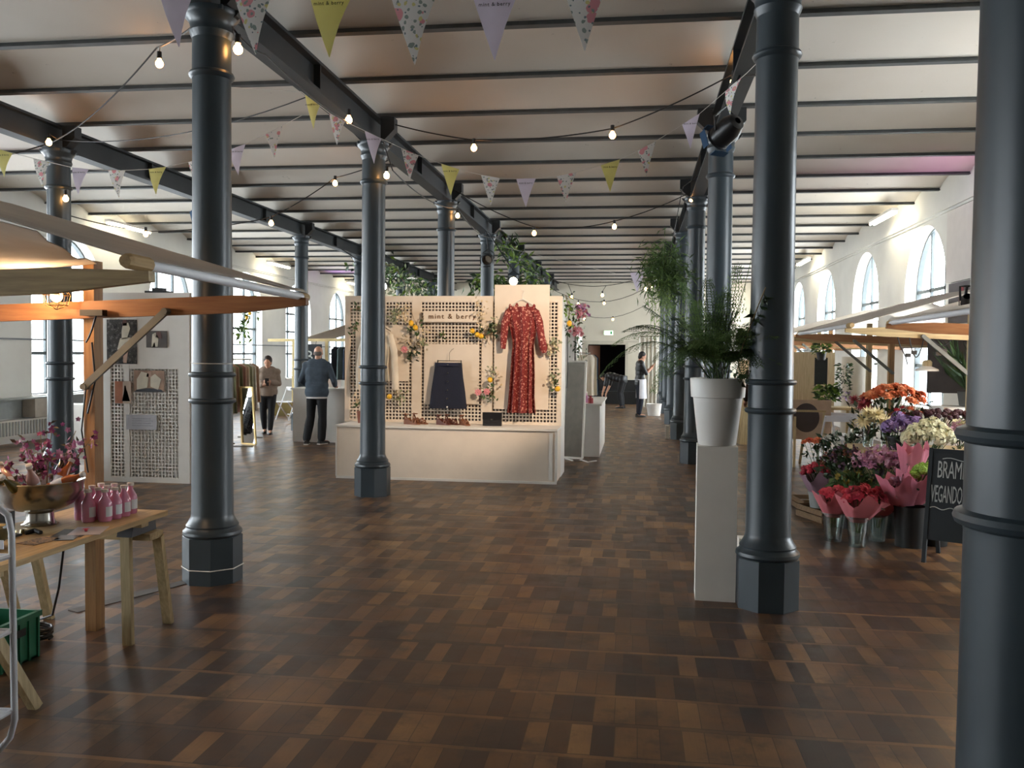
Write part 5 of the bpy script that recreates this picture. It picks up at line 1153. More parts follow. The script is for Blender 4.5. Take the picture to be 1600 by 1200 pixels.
person('woman in taupe jumper and black leggings holding a phone by the clothes rack', (-7.40, 17.25, 0), PI+.35,
       dict(pelvis=(0, 0, .86), chest=(0, .0, 1.15), neck=(0, .0, 1.32), head=(0, .03, 1.455), shL=(-.165, 0, 1.26), shR=(.165, 0, 1.26), elL=(-.22, -.02, 1.02), elR=(.22, -.02, 1.02), wrL=(-.07, .19, 1.06), wrR=(.09, .19, 1.0),
            hdL=(1, .25, .1), hdR=(-1, .3, .2), huL=(0, 1, 0), huR=(0, 1, 0), hipL=(-.08, 0, .84), hipR=(.08, 0, .84), knL=(-.07, .05, .47), knR=(.09, .0, .46), anL=(-.05, .08, .088), anR=(.07, -.10, .10), face=(.15, 1, -.2), w=.95, flare=.0, hs=.94),
       mat('taupe jumper', '8a7a6c', .95, var=.1, scale=20), M_blk, M_black, mat('dark brown hair', '2b201a', .7), hairf=bun_hair,
       extra=lambda t: None)
person('person in black T-shirt and white waist apron standing far down the aisle', (.10, 24.4, 0), -1.35,
       dict(pelvis=(0, 0, .95), chest=(0, .0, 1.28), neck=(0, .02, 1.48), head=(0, .06, 1.63), shL=(-.18, 0, 1.42), shR=(.18, 0, 1.42), elL=(-.22, .10, 1.17), elR=(.22, .12, 1.18), wrL=(-.10, .30, 1.30), wrR=(.08, .32, 1.34),
            hdL=(.3, .5, 1), hdR=(-.3, .5, 1), huL=(0, -1, 0), huR=(0, -1, 0), hipL=(-.09, 0, .93), hipR=(.09, 0, .93), knL=(-.10, .02, .5), knR=(.10, .02, .5), anL=(-.11, 0, .088), anR=(.11, -.04, .088), face=(0, 1, -.35)),
       M_black, mat('dark navy trousers', '171b28', .85), M_shoe, mat('black hair', '1c1715', .7), sleeves='short', hairf=short_hair,
       extra=lambda t: (lambda m: (m.sheet([[((.205+.05*(1.02-z))*math.sin(a), (.165+.05*(1.02-z))*math.cos(a), z) for a in [-1.9+3.8*k/16 for k in range(17)]] for z in (1.02, .8, .5)], .006), m.tube([(.19*math.cos(a)*1.0, .15*math.sin(a), 1.01) for a in [2*PI*k/24 for k in range(25)]], .01, 6), m.build('apron', mat('white apron', 'd8d8de', .8), t)))(MB()))
person('person in black bending down beside the far seating, arms reaching to the floor', (-.50, 28.2, 0), 1.2,
       dict(pelvis=(0, -.1, .90), chest=(0, .22, 1.05), neck=(0, .42, 1.02), head=(0, .56, .96), shL=(-.18, .36, 1.0), shR=(.18, .36, 1.0), elL=(-.2, .42, .72), elR=(.2, .42, .72), wrL=(-.14, .52, .48), wrR=(.14, .52, .46),
            hdL=(0, .3, -1), hdR=(0, .3, -1), hipL=(-.09, -.1, .88), hipR=(.09, -.1, .88), knL=(-.10, -.02, .48), knR=(.10, .0, .48), anL=(-.11, -.1, .088), anR=(.11, -.06, .088), face=(0, .5, -.9)),
       M_black, M_blk, M_shoe, mat('black hair', '1c1715', .7), sleeves='short', hairf=short_hair)
person('brown-haired person in dark clothes standing behind the white pot and fern', (2.02, 15.0, 0), .1,
       dict(pelvis=(0, 0, .93), chest=(0, .0, 1.25), neck=(0, .0, 1.44), head=(0, .03, 1.59), shL=(-.17, 0, 1.38), shR=(.17, 0, 1.38), elL=(-.24, .0, 1.12), elR=(.24, .0, 1.12), wrL=(-.2, .16, .95), wrR=(.2, .16, .95),
            hdL=(0, .6, -.6), hdR=(0, .6, -.6), hipL=(-.09, 0, .91), hipR=(.09, 0, .91), knL=(-.10, .0, .49), knR=(.10, .0, .49), anL=(-.10, 0, .088), anR=(.10, 0, .088)),
       mat('dark brown jacket', '3a2820', .9, var=.1), M_blk, M_shoe, mat('chestnut hair', '4a2c1c', .6), hairf=long_hair)
m = MB(); m.box((-7.33, 17.04, 1.06), (.075, .012, .15), Matrix.Rotation(.3, 3, 'Z')); tag(m.build('phone', M_black, org=(-7.33, 17.04, 1.0)), 'black phone held by the woman in the taupe jumper', 'phone')
# ------------------------------------------------------------------ flowers
BM = {}
def bloom_mesh(kind, mt, r):
    key = (kind, mt.name, round(r, 3))
    if key in BM: return BM[key]
    m = MB(); st = random.getstate(); random.seed(hash(kind) % 97 if False else len(BM)+11)
    if kind == 'rose':
        for rad, n, z, tl in ((r, 7, 0, .45), (r*.8, 6, r*.15, .8), (r*.58, 5, r*.3, 1.3), (r*.38, 4, r*.42, 2.2)):
            for q in range(n):
                a = 2*PI*q/n+rad*50; d = Vector((math.cos(a), math.sin(a), tl)).normalized(); m.leaf((math.cos(a)*r*.08, math.sin(a)*r*.08, z-r*.2), d, rad*1.1, rad*1.15, .8, up=(0, 0, 1))
        m.ball((0, 0, r*.2), r*.35, 8, 6)
    elif kind == 'spiky':
        for k, (n, tl) in enumerate(((14, -.1), (13, .35), (11, .9), (8, 1.8))):
            for q in range(n): a = 2*PI*(q+.5*(k % 2))/n; m.leaf((0, 0, 0), (math.cos(a), math.sin(a), tl), r*random.uniform(.85, 1.1), r*.22, .3, up=(0, 0, 1))
    elif kind == 'puff':
        for k in range(46):
            u = random.uniform(-.5, 1); a = random.random()*6.28; s = math.sqrt(max(0, 1-u*u)); p = Vector((s*math.cos(a), s*math.sin(a), u))*r*.85; floret(m, p, r*.32, 4, p)
    elif kind == 'pom':
        m.ball((0, 0, 0), r, 12, 9, (1, 1, .8), jit=.14)
        for k in range(26):
            u = random.uniform(-.3, 1); a = random.random()*6.28; s = math.sqrt(max(0, 1-u*u)); p = Vector((s*math.cos(a), s*math.sin(a), u*.8)); m.leaf(p*r*.8, p+Vector((0, 0, .3)), r*.4, r*.3, .3)
    elif kind == 'tiny':
        for k in range(9): floret(m, Vector([random.gauss(0, r*.4) for _ in range(3)]), r*.55, 5)
    random.setstate(st)
    me = m.build('bloom', mt).data; o = COL.objects[-1]; bpy.data.objects.remove(o); BM[key] = me; return me
def bouquet(label, c, kind, mts, r, n, spread, zs=.5, leaf=None, nl=60, ll=.08, stem_to=None, name='bouquet', wrap=None, top=None, group=None, cat='bouquet', dome=.5):
    """c: middle of the flower heads; stem_to: where the stems gather"""
    c = Vector(c); stem_to = Vector(stem_to) if stem_to else c-Vector((0, 0, .35)); t = thing(name, label, cat, c, group)
    ms = MB(); ps = []
    for i in range(n):
        a = i*2.39996; q = math.sqrt((i+.5)/n); x, y = spread[0]*q*math.cos(a), spread[1]*q*math.sin(a)
        p = c+Vector((x, y, dome*max(spread)*(1-q*q)*zs*2+random.uniform(-.35, .35)*r)); ps.append(p)
        o = bpy.data.objects.new('bloom', bloom_mesh(kind, mts[i % len(mts)], r)); COL.objects.link(o); o.parent = t; o.location = p-c
        d = (p-stem_to); d.x *= 1.3; o.rotation_euler = (Vector((d.x+random.gauss(0, .08), d.y-.15+random.gauss(0, .08), abs(d.z))).to_track_quat('Z', 'Y') @ Matrix.Rotation(random.random()*6, 3, 'Z').to_quaternion()).to_euler(); s = random.uniform(.8, 1.15); o.scale = (s, s, s)
        ms.tube([p-Vector((0, 0, r*.3)), p.lerp(stem_to, .5)+Vector((0, 0, .02)), stem_to+Vector((random.gauss(0, .012), random.gauss(0, .012), 0))], .0028, 4)
    ms.build('stems', M_green, t)
    m = MB()
    for k in range(nl):
        p = random.choice(ps)+Vector((random.gauss(0, r*.8), random.gauss(0, r*.8), random.uniform(-r*2.5, -.1*r))); p = p.lerp(stem_to, random.random()**2*.5); d = p-stem_to
        m.leaf(p, (d.x*2+random.uniform(-.5, .5), d.y*2+random.uniform(-.6, .4), random.uniform(-.3, .8)), random.uniform(.6, 1.2)*ll, random.uniform(.35, .55)*ll)
    m.build('leaves', leaf or M_dgreen, t)
    if wrap:
        mt, zt, zb, rt, rb = wrap; g = []; nn = 36
        for i in range(7):
            v = i/6; row = []
            for k in range(nn+1):
                a = 2*PI*k/nn; rad = rb+(rt-rb)*v**.8; rad *= 1+.10*v*math.sin(a*6+v*3)+.05*v*math.sin(a*11); z = zb+(zt-zb)*v+(.035*math.sin(a*4+1)+.03*math.sin(a*7))*v*v
                q = stem_to.lerp(Vector((c.x, c.y, 0)), v); row.append((q.x+rad*math.cos(a), q.y+rad*math.sin(a)*.85, z))
            g.append(row)
        m = MB(); m.sheet(g, .0018); m.build('paper_wrap', mt, t, smooth=60)
    return t
def bucket(label, c, r0, r1, h, mt, name='bucket', water=False, group=None):
    m = MB(); m.lathe([(.001, .004), (r0, 0), (r1, h), (r1+.006, h), (r1+.006, h-.012), (r1-.004, h-.004), (r0-.006, .012), (.001, .012)], c, 28, close=False)
    return tag(m.build(name, mt, smooth=40, org=c), label, name.replace('_', ' '), group)
G_vase = glass('vase glass', (.86, .9, .88), .10, .05)
M_or = mat('orange rose', 'c8693f', .6, var=.2, scale=30); M_or2 = mat('peach rose', 'd98a5e', .6, var=.2, scale=30); M_cor = mat('coral red rose', 'c23548', .55, var=.2, scale=30); M_red2 = mat('raspberry rose', 'a3283c', .55, var=.2, scale=30)
M_pro = mat('protea red', '93303c', .6, var=.2, scale=30); M_crm = mat('cream chrysanthemum', 'ddd0a2', .6, var=.12, scale=30); M_pur = mat('lilac delphinium', '8d74a8', .6, var=.2, scale=30); M_wht = mat('white hydrangea', 'd9d8b4', .6, var=.12, scale=30)
M_drk = mat('dark maroon scabiosa', '3a1722', .6, var=.2, scale=30); M_lim = mat('lime green pompon', '7ea03a', .6, var=.2, scale=30); M_lilp = mat('dusty pink statice', 'b48a9c', .6, var=.25, scale=30)
M_ppink = cloth('pink wrapping paper', 'd68a9c', .35, .6, .06); M_pcor = cloth('coral wrapping paper', 'd8828a', .3, .6, .06)
ft = thing('flower_table', 'low rough wooden bench carrying the vases of cut flowers', 'table', (2.85, 9.3, 0))
m = MB(); m.bb(2.18, 3.75, 8.95, 9.65, .74, .78); m.build('tabletop', M_pinex, ft)
m = MB(); m.bb(2.25, 3.7, 9.0, 9.04, .60, .74); m.build('apron', M_pinex, ft)
for x in (2.25, 3.65):
    for y in (9.02, 9.58): m = MB(); m.bb(x-.035, x+.035, y-.035, y+.035, 0, .74); m.build('leg', M_pine, ft)
m = MB(); m.bb(2.35, 3.6, 9.45, 9.5, 0.05, .6); m.build('back_board', M_pinex, ft)
vz = ((2.50, 9.38, 'tall glass vase under the orange roses'), (2.30, 9.30, 'glass vase holding the cream chrysanthemums'), (2.70, 9.1, 'glass vase between the lilac and white flowers'), (3.0, 9.4, 'glass vase holding the dark maroon flowers'))
for x, y, lb in vz: bucket(lb, (x, y, .782), .045, .07, .24, G_vase, 'vase', group='glass vases on the flower bench')
bucket('small black bucket under the lilac flowers on the bench', (2.52, 9.08, .782), .075, .10, .13, M_black)
bouquet('high dome of orange and peach roses, topmost of all bouquets', (2.55, 9.38, 1.26), 'rose', [M_or, M_or2, M_or], .062, 34, (.27, .16), stem_to=(2.50, 9.38, .84), nl=60)
bouquet('single orange rose pair standing right of the orange dome', (2.80, 9.35, 1.27), 'rose', [M_or], .06, 3, (.05, .05), stem_to=(2.72, 9.38, .9), nl=10)
bouquet('spiky deep red proteas at the left of the flower bench', (2.24, 9.36, 1.17), 'spiky', [M_pro], .105, 4, (.11, .08), stem_to=(2.30, 9.32, .84), nl=40, ll=.1)
bouquet('cream spider chrysanthemums below the red proteas', (2.33, 9.20, 1.04), 'spiky', [M_crm], .085, 7, (.13, .08), stem_to=(2.30, 9.30, .84), nl=40)
bouquet('lilac flower heads in the black bucket on the bench', (2.55, 9.0, .99), 'puff', [M_pur], .07, 15, (.19, .10), stem_to=(2.52, 9.08, .82), nl=30)
bouquet('coral and peach small roses behind the lilac flowers', (2.66, 9.25, 1.10), 'rose', [M_or2, M_cor, M_or], .035, 12, (.17, .08), stem_to=(2.70, 9.15, .84), nl=24)
bouquet('large creamy white hydrangea bouquet in front of the bench', (2.70, 8.72, .92), 'puff', [M_wht], .07, 26, (.21, .13), stem_to=(2.62, 8.75, .5), nl=20, dome=.6)
bouquet('small round dark maroon flowers on tall stems at the right of the bench', (3.0, 9.25, 1.10), 'pom', [M_drk], .032, 40, (.36, .16), stem_to=(3.0, 9.4, .84), nl=90, leaf=M_green, ll=.06, dome=.15)
bouquet('mixed white and pink filler flowers beside the dark column', (3.1, 8.95, .95), 'tiny', [M_lilp, M_wht], .05, 18, (.2, .12), stem_to=(3.1, 9.1, .80), nl=50)
# floor buckets
for (x, y, h, lb) in ((1.80, 8.42, .26, 'clear glass bucket under the left coral roses'), (1.96, 8.20, .27, 'clear glass bucket in front, under the coral roses'), (2.2, 8.5, .30, 'clear glass bucket at the right of the coral roses')): bucket(lb, (x, y, .001), .07, .10, h, G_vase, 'glass_bucket', group='clear buckets on the floor')
bouquet('coral roses in pink paper, leftmost of the front row of bouquets', (1.79, 8.38, .42), 'rose', [M_cor, M_cor, M_red2], .052, 9, (.13, .09), stem_to=(1.80, 8.42, .12), nl=16, wrap=(M_pcor, .42, .22, .17, .07))
bouquet('bright coral red roses in pink paper, middle of the front row', (2.0, 8.22, .43), 'rose', [M_cor, M_red2, M_cor], .058, 15, (.17, .11), stem_to=(1.96, 8.2, .12), nl=20, wrap=(M_pcor, .42, .22, .21, .07))
bouquet('darker raspberry roses in coral paper, right end of the front row', (2.24, 8.42, .40), 'rose', [M_red2], .045, 10, (.15, .09), stem_to=(2.2, 8.5, .12), nl=16, wrap=(M_pcor, .38, .22, .17, .07))
bouquet('dusty pink and lilac statice above the coral roses', (2.28, 8.72, .66), 'tiny', [M_lilp, M_pinkb], .05, 46, (.24, .15), stem_to=(2.3, 8.75, .3), nl=70, leaf=mat('dark purple leaf', '3a2f3a', .6, var=.3))
bouquet('lime green pompons in large folded pink paper beside the chalkboard', (2.53, 8.22, .66), 'pom', [M_lim], .042, 14, (.12, .08), stem_to=(2.44, 8.32, .36), nl=16, leaf=M_lgreen, wrap=(M_ppink, .66, .38, .22, .10))
bouquet('pink paper cone with peach roses standing behind the lime pompons', (2.50, 8.5, .76), 'rose', [M_or2, M_pink], .045, 5, (.06, .05), stem_to=(2.48, 8.5, .4), nl=6, wrap=(M_ppink, .86, .5, .13, .05))
bouquet('large pink paper bouquet of pale blossom right above the black bucket', (2.34, 8.25, .56), 'tiny', [M_lilp], .045, 14, (.1, .07), stem_to=(2.36, 8.3, .36), nl=14, wrap=(M_ppink, .60, .37, .20, .10))
bucket('tall black bucket under the pink paper bouquets', (2.43, 8.3, .001), .12, .14, .36, M_black)
bucket('second black bucket half behind the chalkboard', (2.66, 8.42, .001), .12, .14, .34, M_black)
bucket('grey zinc bucket in the second row behind the coral roses', (2.2, 8.95, .001), .12, .15, .36, mat('zinc', '6c7272', .4, metal=.6))
bucket('grey zinc bucket beneath the statice', (2.34, 8.72, .001), .12, .14, .38, mat('zinc', '6c7272', .4, metal=.6))
bouquet('deep red berry bouquet in pale paper at the far left of the flowers', (1.84, 9.42, .50), 'pom', [M_cor, M_red2], .030, 26, (.15, .10), stem_to=(1.86, 9.42, .25), nl=20, wrap=(cloth('pale lilac paper', 'a98a98', .3), .46, .28, .16, .08))
bucket('pale grey pot under the red berry bouquet', (1.87, 9.42, .14), .09, .11, .16, mat('pale grey pot', '8f9390', .6), 'flower_pot')
bouquet('dark shrubby foliage with reddish tips behind the coral roses', (2.10, 9.15, .62), 'tiny', [mat('dusk violet', '5a3f55', .7), mat('russet tips', '7a4a3a', .7)], .035, 30, (.30, .18), stem_to=(2.1, 9.1, .25), nl=300, ll=.09)
bouquet('tall dark green foliage with small white flowers in front of the chairs', (2.20, 9.85, .76), 'tiny', [mat('small white flowers', 'cfcfc4', .6)], .045, 9, (.26, .16), stem_to=(2.2, 9.85, .3), nl=260, ll=.09)
bouquet('orange gerberas standing at the left behind the red berries', (1.90, 9.9, .73), 'rose', [M_or, mat('orange red', 'c04a2c', .6)], .045, 6, (.12, .08), stem_to=(1.95, 9.85, .3), nl=40)
bouquet('dark leafy greens filling the gap under the statice', (2.05, 8.75, .50), 'tiny', [mat('mustard tips', '8a7a2c', .7)], .03, 8, (.2, .14), stem_to=(2.05, 8.75, .2), nl=140, leaf=M_green, ll=.1)
bucket('dark bucket hidden under the tall foliage', (2.15, 9.85, .001), .13, .16, .4, M_black); bucket('dark bucket under the shrubby foliage', (2.1, 9.12, .001), .12, .15, .38, M_black)
def wood_crate(label, c, w, d, h, a):
    t = thing('wooden_crate', label, 'crate', c); R = rz(a); c = Vector(c); mt = wood('old crate wood', '5a4630', '7d6244', 0)
    for s in (-1, 1):
        for z in (.25, .72): m = MB(); m.box(c+R @ Vector((0, s*d/2, h*z)), (w, .012, h*.38), R); m.build('side_slat', mt, t); m = MB(); m.box(c+R @ Vector((s*w/2, 0, h*z)), (.012, d, h*.38), R); m.build('end_slat', mt, t)
    m = MB(); m.box(c+Vector((0, 0, .008)), (w, d, .014), R); m.build('bottom', mt, t); return t
wood_crate('low slatted crate of small plants at the left front of the flowers', (1.98, 9.55, 0), .42, .5, .14, .35)
wood_crate('second low crate behind the first, nearer the fern column', (1.98, 10.15, 0), .4, .5, .13, .1)
bouquet('low tray of orange and green seedlings in the front crate', (2.0, 9.55, .16), 'tiny', [M_or, mat('orange red', 'c04a2c', .6)], .03, 16, (.18, .2), stem_to=(2.0, 9.55, .03), nl=110, leaf=M_green, ll=.06, name='seedling_tray', cat='plants', dome=.1)
# chalkboard A-frame
ab = thing('chalkboard', 'black A-frame chalkboard with hand lettering, half hidden by the big dark column', 'sign', (2.55, 7.5, 0)); M_cb = mat('chalkboard black', '20262a', .7, var=.1); M_chalk = mat('chalk', 'b9bcb8', .9, var=.1)
ang = -.52; R = rz(ang); lean = Matrix.Rotation(-.20, 3, 'X'); O = Vector((2.31, 7.62, 0))
def AB(x, y, z): return O+R @ (Vector((x, 0, 0))+lean @ Vector((0, y, z)))
m = MB(); m.add([AB(x, y, z) for x in (.03, .60) for y in (-.01, .008) for z in (.20, .92)], [(0, 1, 3, 2), (4, 6, 7, 5), (0, 4, 5, 1), (2, 3, 7, 6), (0, 2, 6, 4), (1, 5, 7, 3)]); m.build('board', M_cb, ab)
for x in (.03, .60):
    m = MB(); m.beam(AB(x, 0, .01), AB(x, 0, .95), .03, .035, up=R @ Vector((0, 1, 0))); m.build('front_leg', M_cb, ab)
    m = MB(); b0 = AB(x, 0, .93); bb0 = O+R @ Vector((x, .52, .0)); m.beam(b0, bb0, .03, .03, up=R @ Vector((0, 1, 0))); m.build('rear_leg', M_cb, ab)
m = MB(); m.beam(AB(.03, 0, .93), AB(.60, 0, .93), .03, .035, up=(0, 0, 1)); m.build('top_rail', M_cb, ab)
TR = (R.to_4x4() @ lean.to_4x4()).to_3x3() @ UPR
text('lettering', 'BRAMM', .20, AB(.085, -.0135, .77), TR, M_chalk, ab, .0012, 'LEFT', .95, .37)
text('lettering', 'VEGANDON', .20, AB(.05, -.0135, .57), TR, M_chalk, ab, .0012, 'LEFT', .95, .25)
for z0, x0_, x1_ in ((.46, .05, .30), (.455, .32, .56), (.865, .12, .55)):
    m = MB(); m.tube([AB(x0_+(x1_-x0_)*k/14, -.0135, z0+.010*math.sin(k*.9)) for k in range(15)], .0035, 4); m.build('chalk_squiggle', M_chalk, ab)
# things under and behind the right stalls
es = thing('easel', 'pine easel stand holding a cream board with a dark oval opening', 'easel', (2.6, 14, 0))
for x in (2.38, 2.80): m = MB(); m.beam((x, 13.9, 0), (x+.02, 14.02, 1.02), .035, .03, up=(0, 1, 0)); m.build('leg', M_pine, es)
m = MB(); m.beam((2.55, 14.4, 0), (2.60, 14.04, 1.0), .035, .03, up=(0, 1, 0)); m.build('rear_leg', M_pine, es); m = MB(); m.bb(2.36, 2.83, 13.90, 13.95, .84, .87); m.build('crossbar', M_pinex, es)
N = 36; outer = [(2.34, .42), (2.90, .42), (2.90, 1.02), (2.34, 1.02)]
bdn = thing('framed_mirror', 'cream board with dark oval mirror standing on the pine easel', 'mirror', (2.6, 13.97, .42)); m = MB(); m.bb(2.34, 2.92, 13.985, 14.0, .42, 1.02); m.build('board', mat('beige card', 'b59c84', .7), bdn)
m = MB(); m.prism([(2.56+.19*math.cos(2*PI*k/N), .75+.22*math.sin(2*PI*k/N)) for k in range(N)], 13.975, 13.984, 'y'); m.build('oval', mat('dark oval', '3a2c28', .3), bdn)
def folding_chair(label, loc, rot):
    t = thing('folding_chair', label, 'chair', loc); m = MB()
    R = Matrix.Rotation(rot, 3, 'Z'); L = Vector(loc); P = lambda x, y, z: L+R @ Vector((x, y, z))
    for s in (-1, 1):
        m = MB(); m.beam(P(s*.2, .22, 0), P(s*.19, -.20, .80), .03, .02, up=(1, 0, 0)); m.build('back_leg', M_wm, t)
        m = MB(); m.beam(P(s*.17, -.24, 0), P(s*.17, .20, .45), .03, .02, up=(1, 0, 0)); m.build('front_leg', M_wm, t)
    m = MB(); m.beam(P(0, -.19, .44), P(0, .19, .45), .36, .02); m.build('seat', M_wm, t); m = MB(); m.beam(P(-.2, -.19, .76), P(.2, -.19, .76), .02, .09); m.build('backrest', M_wm, t)
    m = MB(); m.tube([P(-.18, -.2, .12), P(.18, -.2, .12)], .01, 6); m.build('rung', M_wm, t); return t
folding_chair('white folding chair beside the cream easel board', (2.95, 13.9, 0), .1); folding_chair('white folding chair partly behind the first, near the curved partition', (3.3, 14.6, 0), -.5)
folding_chair('white folding chair in front of the left windows, left of the counter', (-8.45, 20.9, 0), PI*.9)
m = MB(); m.sheet([[(3.74+.26*math.cos(a), 15.9+.26*math.sin(a), z) for a in [2*PI*k/28 for k in range(29)]] for z in (.0, .8, 1.68)], .006)
tag(m.build('curved_partition', mat('off white roll', 'cdc6ba', .7, var=.03), smooth=60, org=(3.74, 15.9, 0)), 'tall off-white rolled paper partition behind the flower stall', 'partition')
for i, (x, y, z, w, h, lb) in enumerate(((3.0, 15.2, 1.22, .16, .42, 'narrow dark slate hanging in front of the third stall'),)):
    m = MB(); m.bb(x-w/2, x+w/2, y-.01, y+.01, z, z+h); m.bb(x-w/2-.02, x-w/2, y-.014, y+.014, z-.02, z+h+.02); m.bb(x+w/2, x+w/2+.02, y-.014, y+.014, z-.02, z+h+.02); tag(m.build('slate_board', mat('slate', '2c3436', .6), org=(x, y, z)), lb, 'board')
m = MB(); m.bb(2.45, 3.3, 15.6, 15.64, 0.5, 1.75); tag(m.build('timber_screen', wood('pale timber', 'bfa680', 'd8c4a0', 2), org=(2.9, 15.6, .5)), 'pale timber boards behind the plants of the third stall', 'screen')
for x in (2.6, 3.2): 
    pass
def plant(label, c, r, n, mts, ll, h=1.0, name='potted_plant', pot=None, hang=0, strap=False):
    c = Vector(c); t = thing(name, label, 'plant', c)
    if pot: m = MB(); m.lathe([(.001, 0), (pot*.75, 0), (pot, pot*1.6), (pot*.9, pot*1.6), (.001, pot*1.5)], c, 20, close=False); m.build('pot', mat('dark plant pot', '3a3a38', .6), t, smooth=40)
    zz = pot*1.6 if pot else 0
    for mt in mts:
        m = MB()
        for k in range(n//len(mts)):
            a = random.random()*6.28; q = random.random()**.5*r; p = c+Vector((q*math.cos(a)*.6, q*math.sin(a)*.6, zz+random.random()*r*h))
            if strap: m.leaf(c+Vector((0, 0, zz)), (math.cos(a), math.sin(a), random.uniform(.8, 3)), random.uniform(.6, 1)*ll, ll*.06, .5)
            else: m.leaf(p, (math.cos(a), math.sin(a), random.uniform(-.8, .8)-hang), ll*random.uniform(.6, 1.2), ll*.45)
        m.build('foliage', mt, t)
    return t
for lb, c, r, n, mts, ll, kw in (('bushy green plant hanging at the top of the third stall', (2.98, 15.1, 1.62), .18, 150, [M_green, M_lgreen], .09, dict(pot=.08)), ('trailing green plant right of the slate board', (3.36, 15.2, 1.1), .16, 150, [M_dgreen, M_green], .08, dict(h=3)),
        ('purple flowering plant below the trailing green plant', (3.36, 15.2, .98), .14, 60, [M_pur, M_green], .06, dict()), ('leafy green plant standing behind the easel board', (3.05, 15.0, .86), .22, 160, [M_green, M_lgreen], .12, dict(pot=.08)),
        ('small dark plant at the left post of the third stall', (2.42, 15.2, 1.0), .1, 60, [M_dgreen], .07, dict())):
    plant(lb, c, r, n, mts, ll, **kw)
m = MB(); m.bb(2.44, 3.5, 14.9, 15.4, .82, .86); m.bb(2.46, 2.5, 14.95, 15.0, 0, .82); m.bb(3.44, 3.48, 14.95, 15.0, 0, .82); m.bb(2.46, 2.5, 15.3, 15.35, 0, .82); m.bb(3.44, 3.48, 15.3, 15.35, 0, .82)
tag(m.build('plant_table', M_pinex, org=(2.9, 15.2, 0)), 'pine table with potted plants under the third stall', 'table')
plant('strap-leaved palm standing by the pale post of the flower stall', (3.62, 10.45, 1.15), .3, 60, [M_green, M_dgreen], .75, pot=.1, strap=True)
m = MB(); m.bb(3.3, 3.9, 10.2, 10.7, .0, 1.14); tag(m.build('white_cabinet', M_white, org=(3.6, 10.4, 0)), 'plain white cabinet behind the dark maroon flowers', 'cabinet')
m = MB(); m.bb(3.5, 3.95, 11.4, 11.45, 1.25, 2.0); tag(m.build('dark_panel', mat('dark brown panel', '3b322e', .8, var=.3), org=(3.7, 11.4, 1.25)), 'dark board hanging behind the palm leaves', 'board')
pdl = thing('pendant_lamp', 'small white pendant with wooden top hanging under the flower stall', 'pendant lamp', (3.15, 10.3, 1.6))
m = MB(); m.lathe([(.02, .07), (.05, .05), (.115, .02), (.12, 0), (.10, .0), (.03, .04)], (3.15, 10.3, 1.53), 24, close=False); m.build('shade', M_white, pdl, smooth=40); m = MB(); m.lathe([(.05, .055), (.05, .10), (.03, .12), (.001, .12)], (3.15, 10.3, 1.53), 16); m.build('wooden_top', M_pine, pdl); m = MB(); m.tube([(3.15, 10.3, 1.64), (3.16, 10.2, 1.85), (3.14, 10.05, 1.90)], .004, 5); m.build('cord', M_cable, pdl)
cbu = thing('cable_bundle', 'black plugs and looped cables dangling from the flower stall beam', 'cable', (2.75, 9.95, 1.9))
for pts in ([(2.72, 9.93, 1.94), (2.76, 9.93, 1.8), (2.82, 9.93, 1.68), (2.84, 9.93, 1.6)], sag((2.85, 9.93, 1.9), (3.0, 9.93, 1.9), .22, 12), sag((2.70, 9.93, 2.05), (2.66, 9.93, 1.95), .1, 8), sag((3.05, 9.93, 1.92), (3.3, 9.93, 1.92), .12, 10)):
    m = MB(); m.tube(pts, .006, 5); m.build('loop', M_cable, cbu)
for p in ((2.84, 9.92, 1.70), (2.90, 9.92, 1.73), (3.14, 9.92, 1.72), (3.2, 9.92, 1.75)): m = MB(); m.box(p, (.05, .03, .04)); m.build('plug', M_black, cbu)
par_can('small black clip spotlight on the nearest right stall tube', (2.75, 8.0, 2.16), (3.2, 9.5, 1.2), .045, .12, False, hook=(2.75, 8.05, 2.16))
# boards and poster on the right wall
for i, (a, b_, lb) in enumerate(((10.9, 12.9, 'white wall board high on the right wall, touching the big dark column'), (12.92, 14.9, 'white wall board high on the right wall, next to the largest arched window'))):
    m = MB(); m.bb(4.80, 4.845, a, b_, 2.84, 3.96); tag(m.build('wall_board', mat('white wall board', 'cfc9c4', .6, var=.03), org=(4.82, a, 2.84)), lb, 'board')
ps_ = thing('poster', 'dark grey banner with a red seated figure on the right wall above the stall', 'poster', (4.8, 13.2, 2.3)); m = MB(); m.bb(4.80, 4.845, 11.0, 14.75, 2.20, 2.82); m.build('banner', mat('dark banner', '5f5a5c', .7, var=.2, scale=3), ps_)
m = MB(); m.prism([(14.35, 2.35), (14.15, 2.35), (14.05, 2.5), (14.1, 2.74), (14.2, 2.76), (14.28, 2.6)], 4.796, 4.799, 'x'); m.prism([(14.05, 2.4), (13.4, 2.36), (13.4, 2.44), (14.1, 2.5)], 4.796, 4.799, 'x'); m.build('red_figure', mat('figure red', '8a3038', .6), ps_)

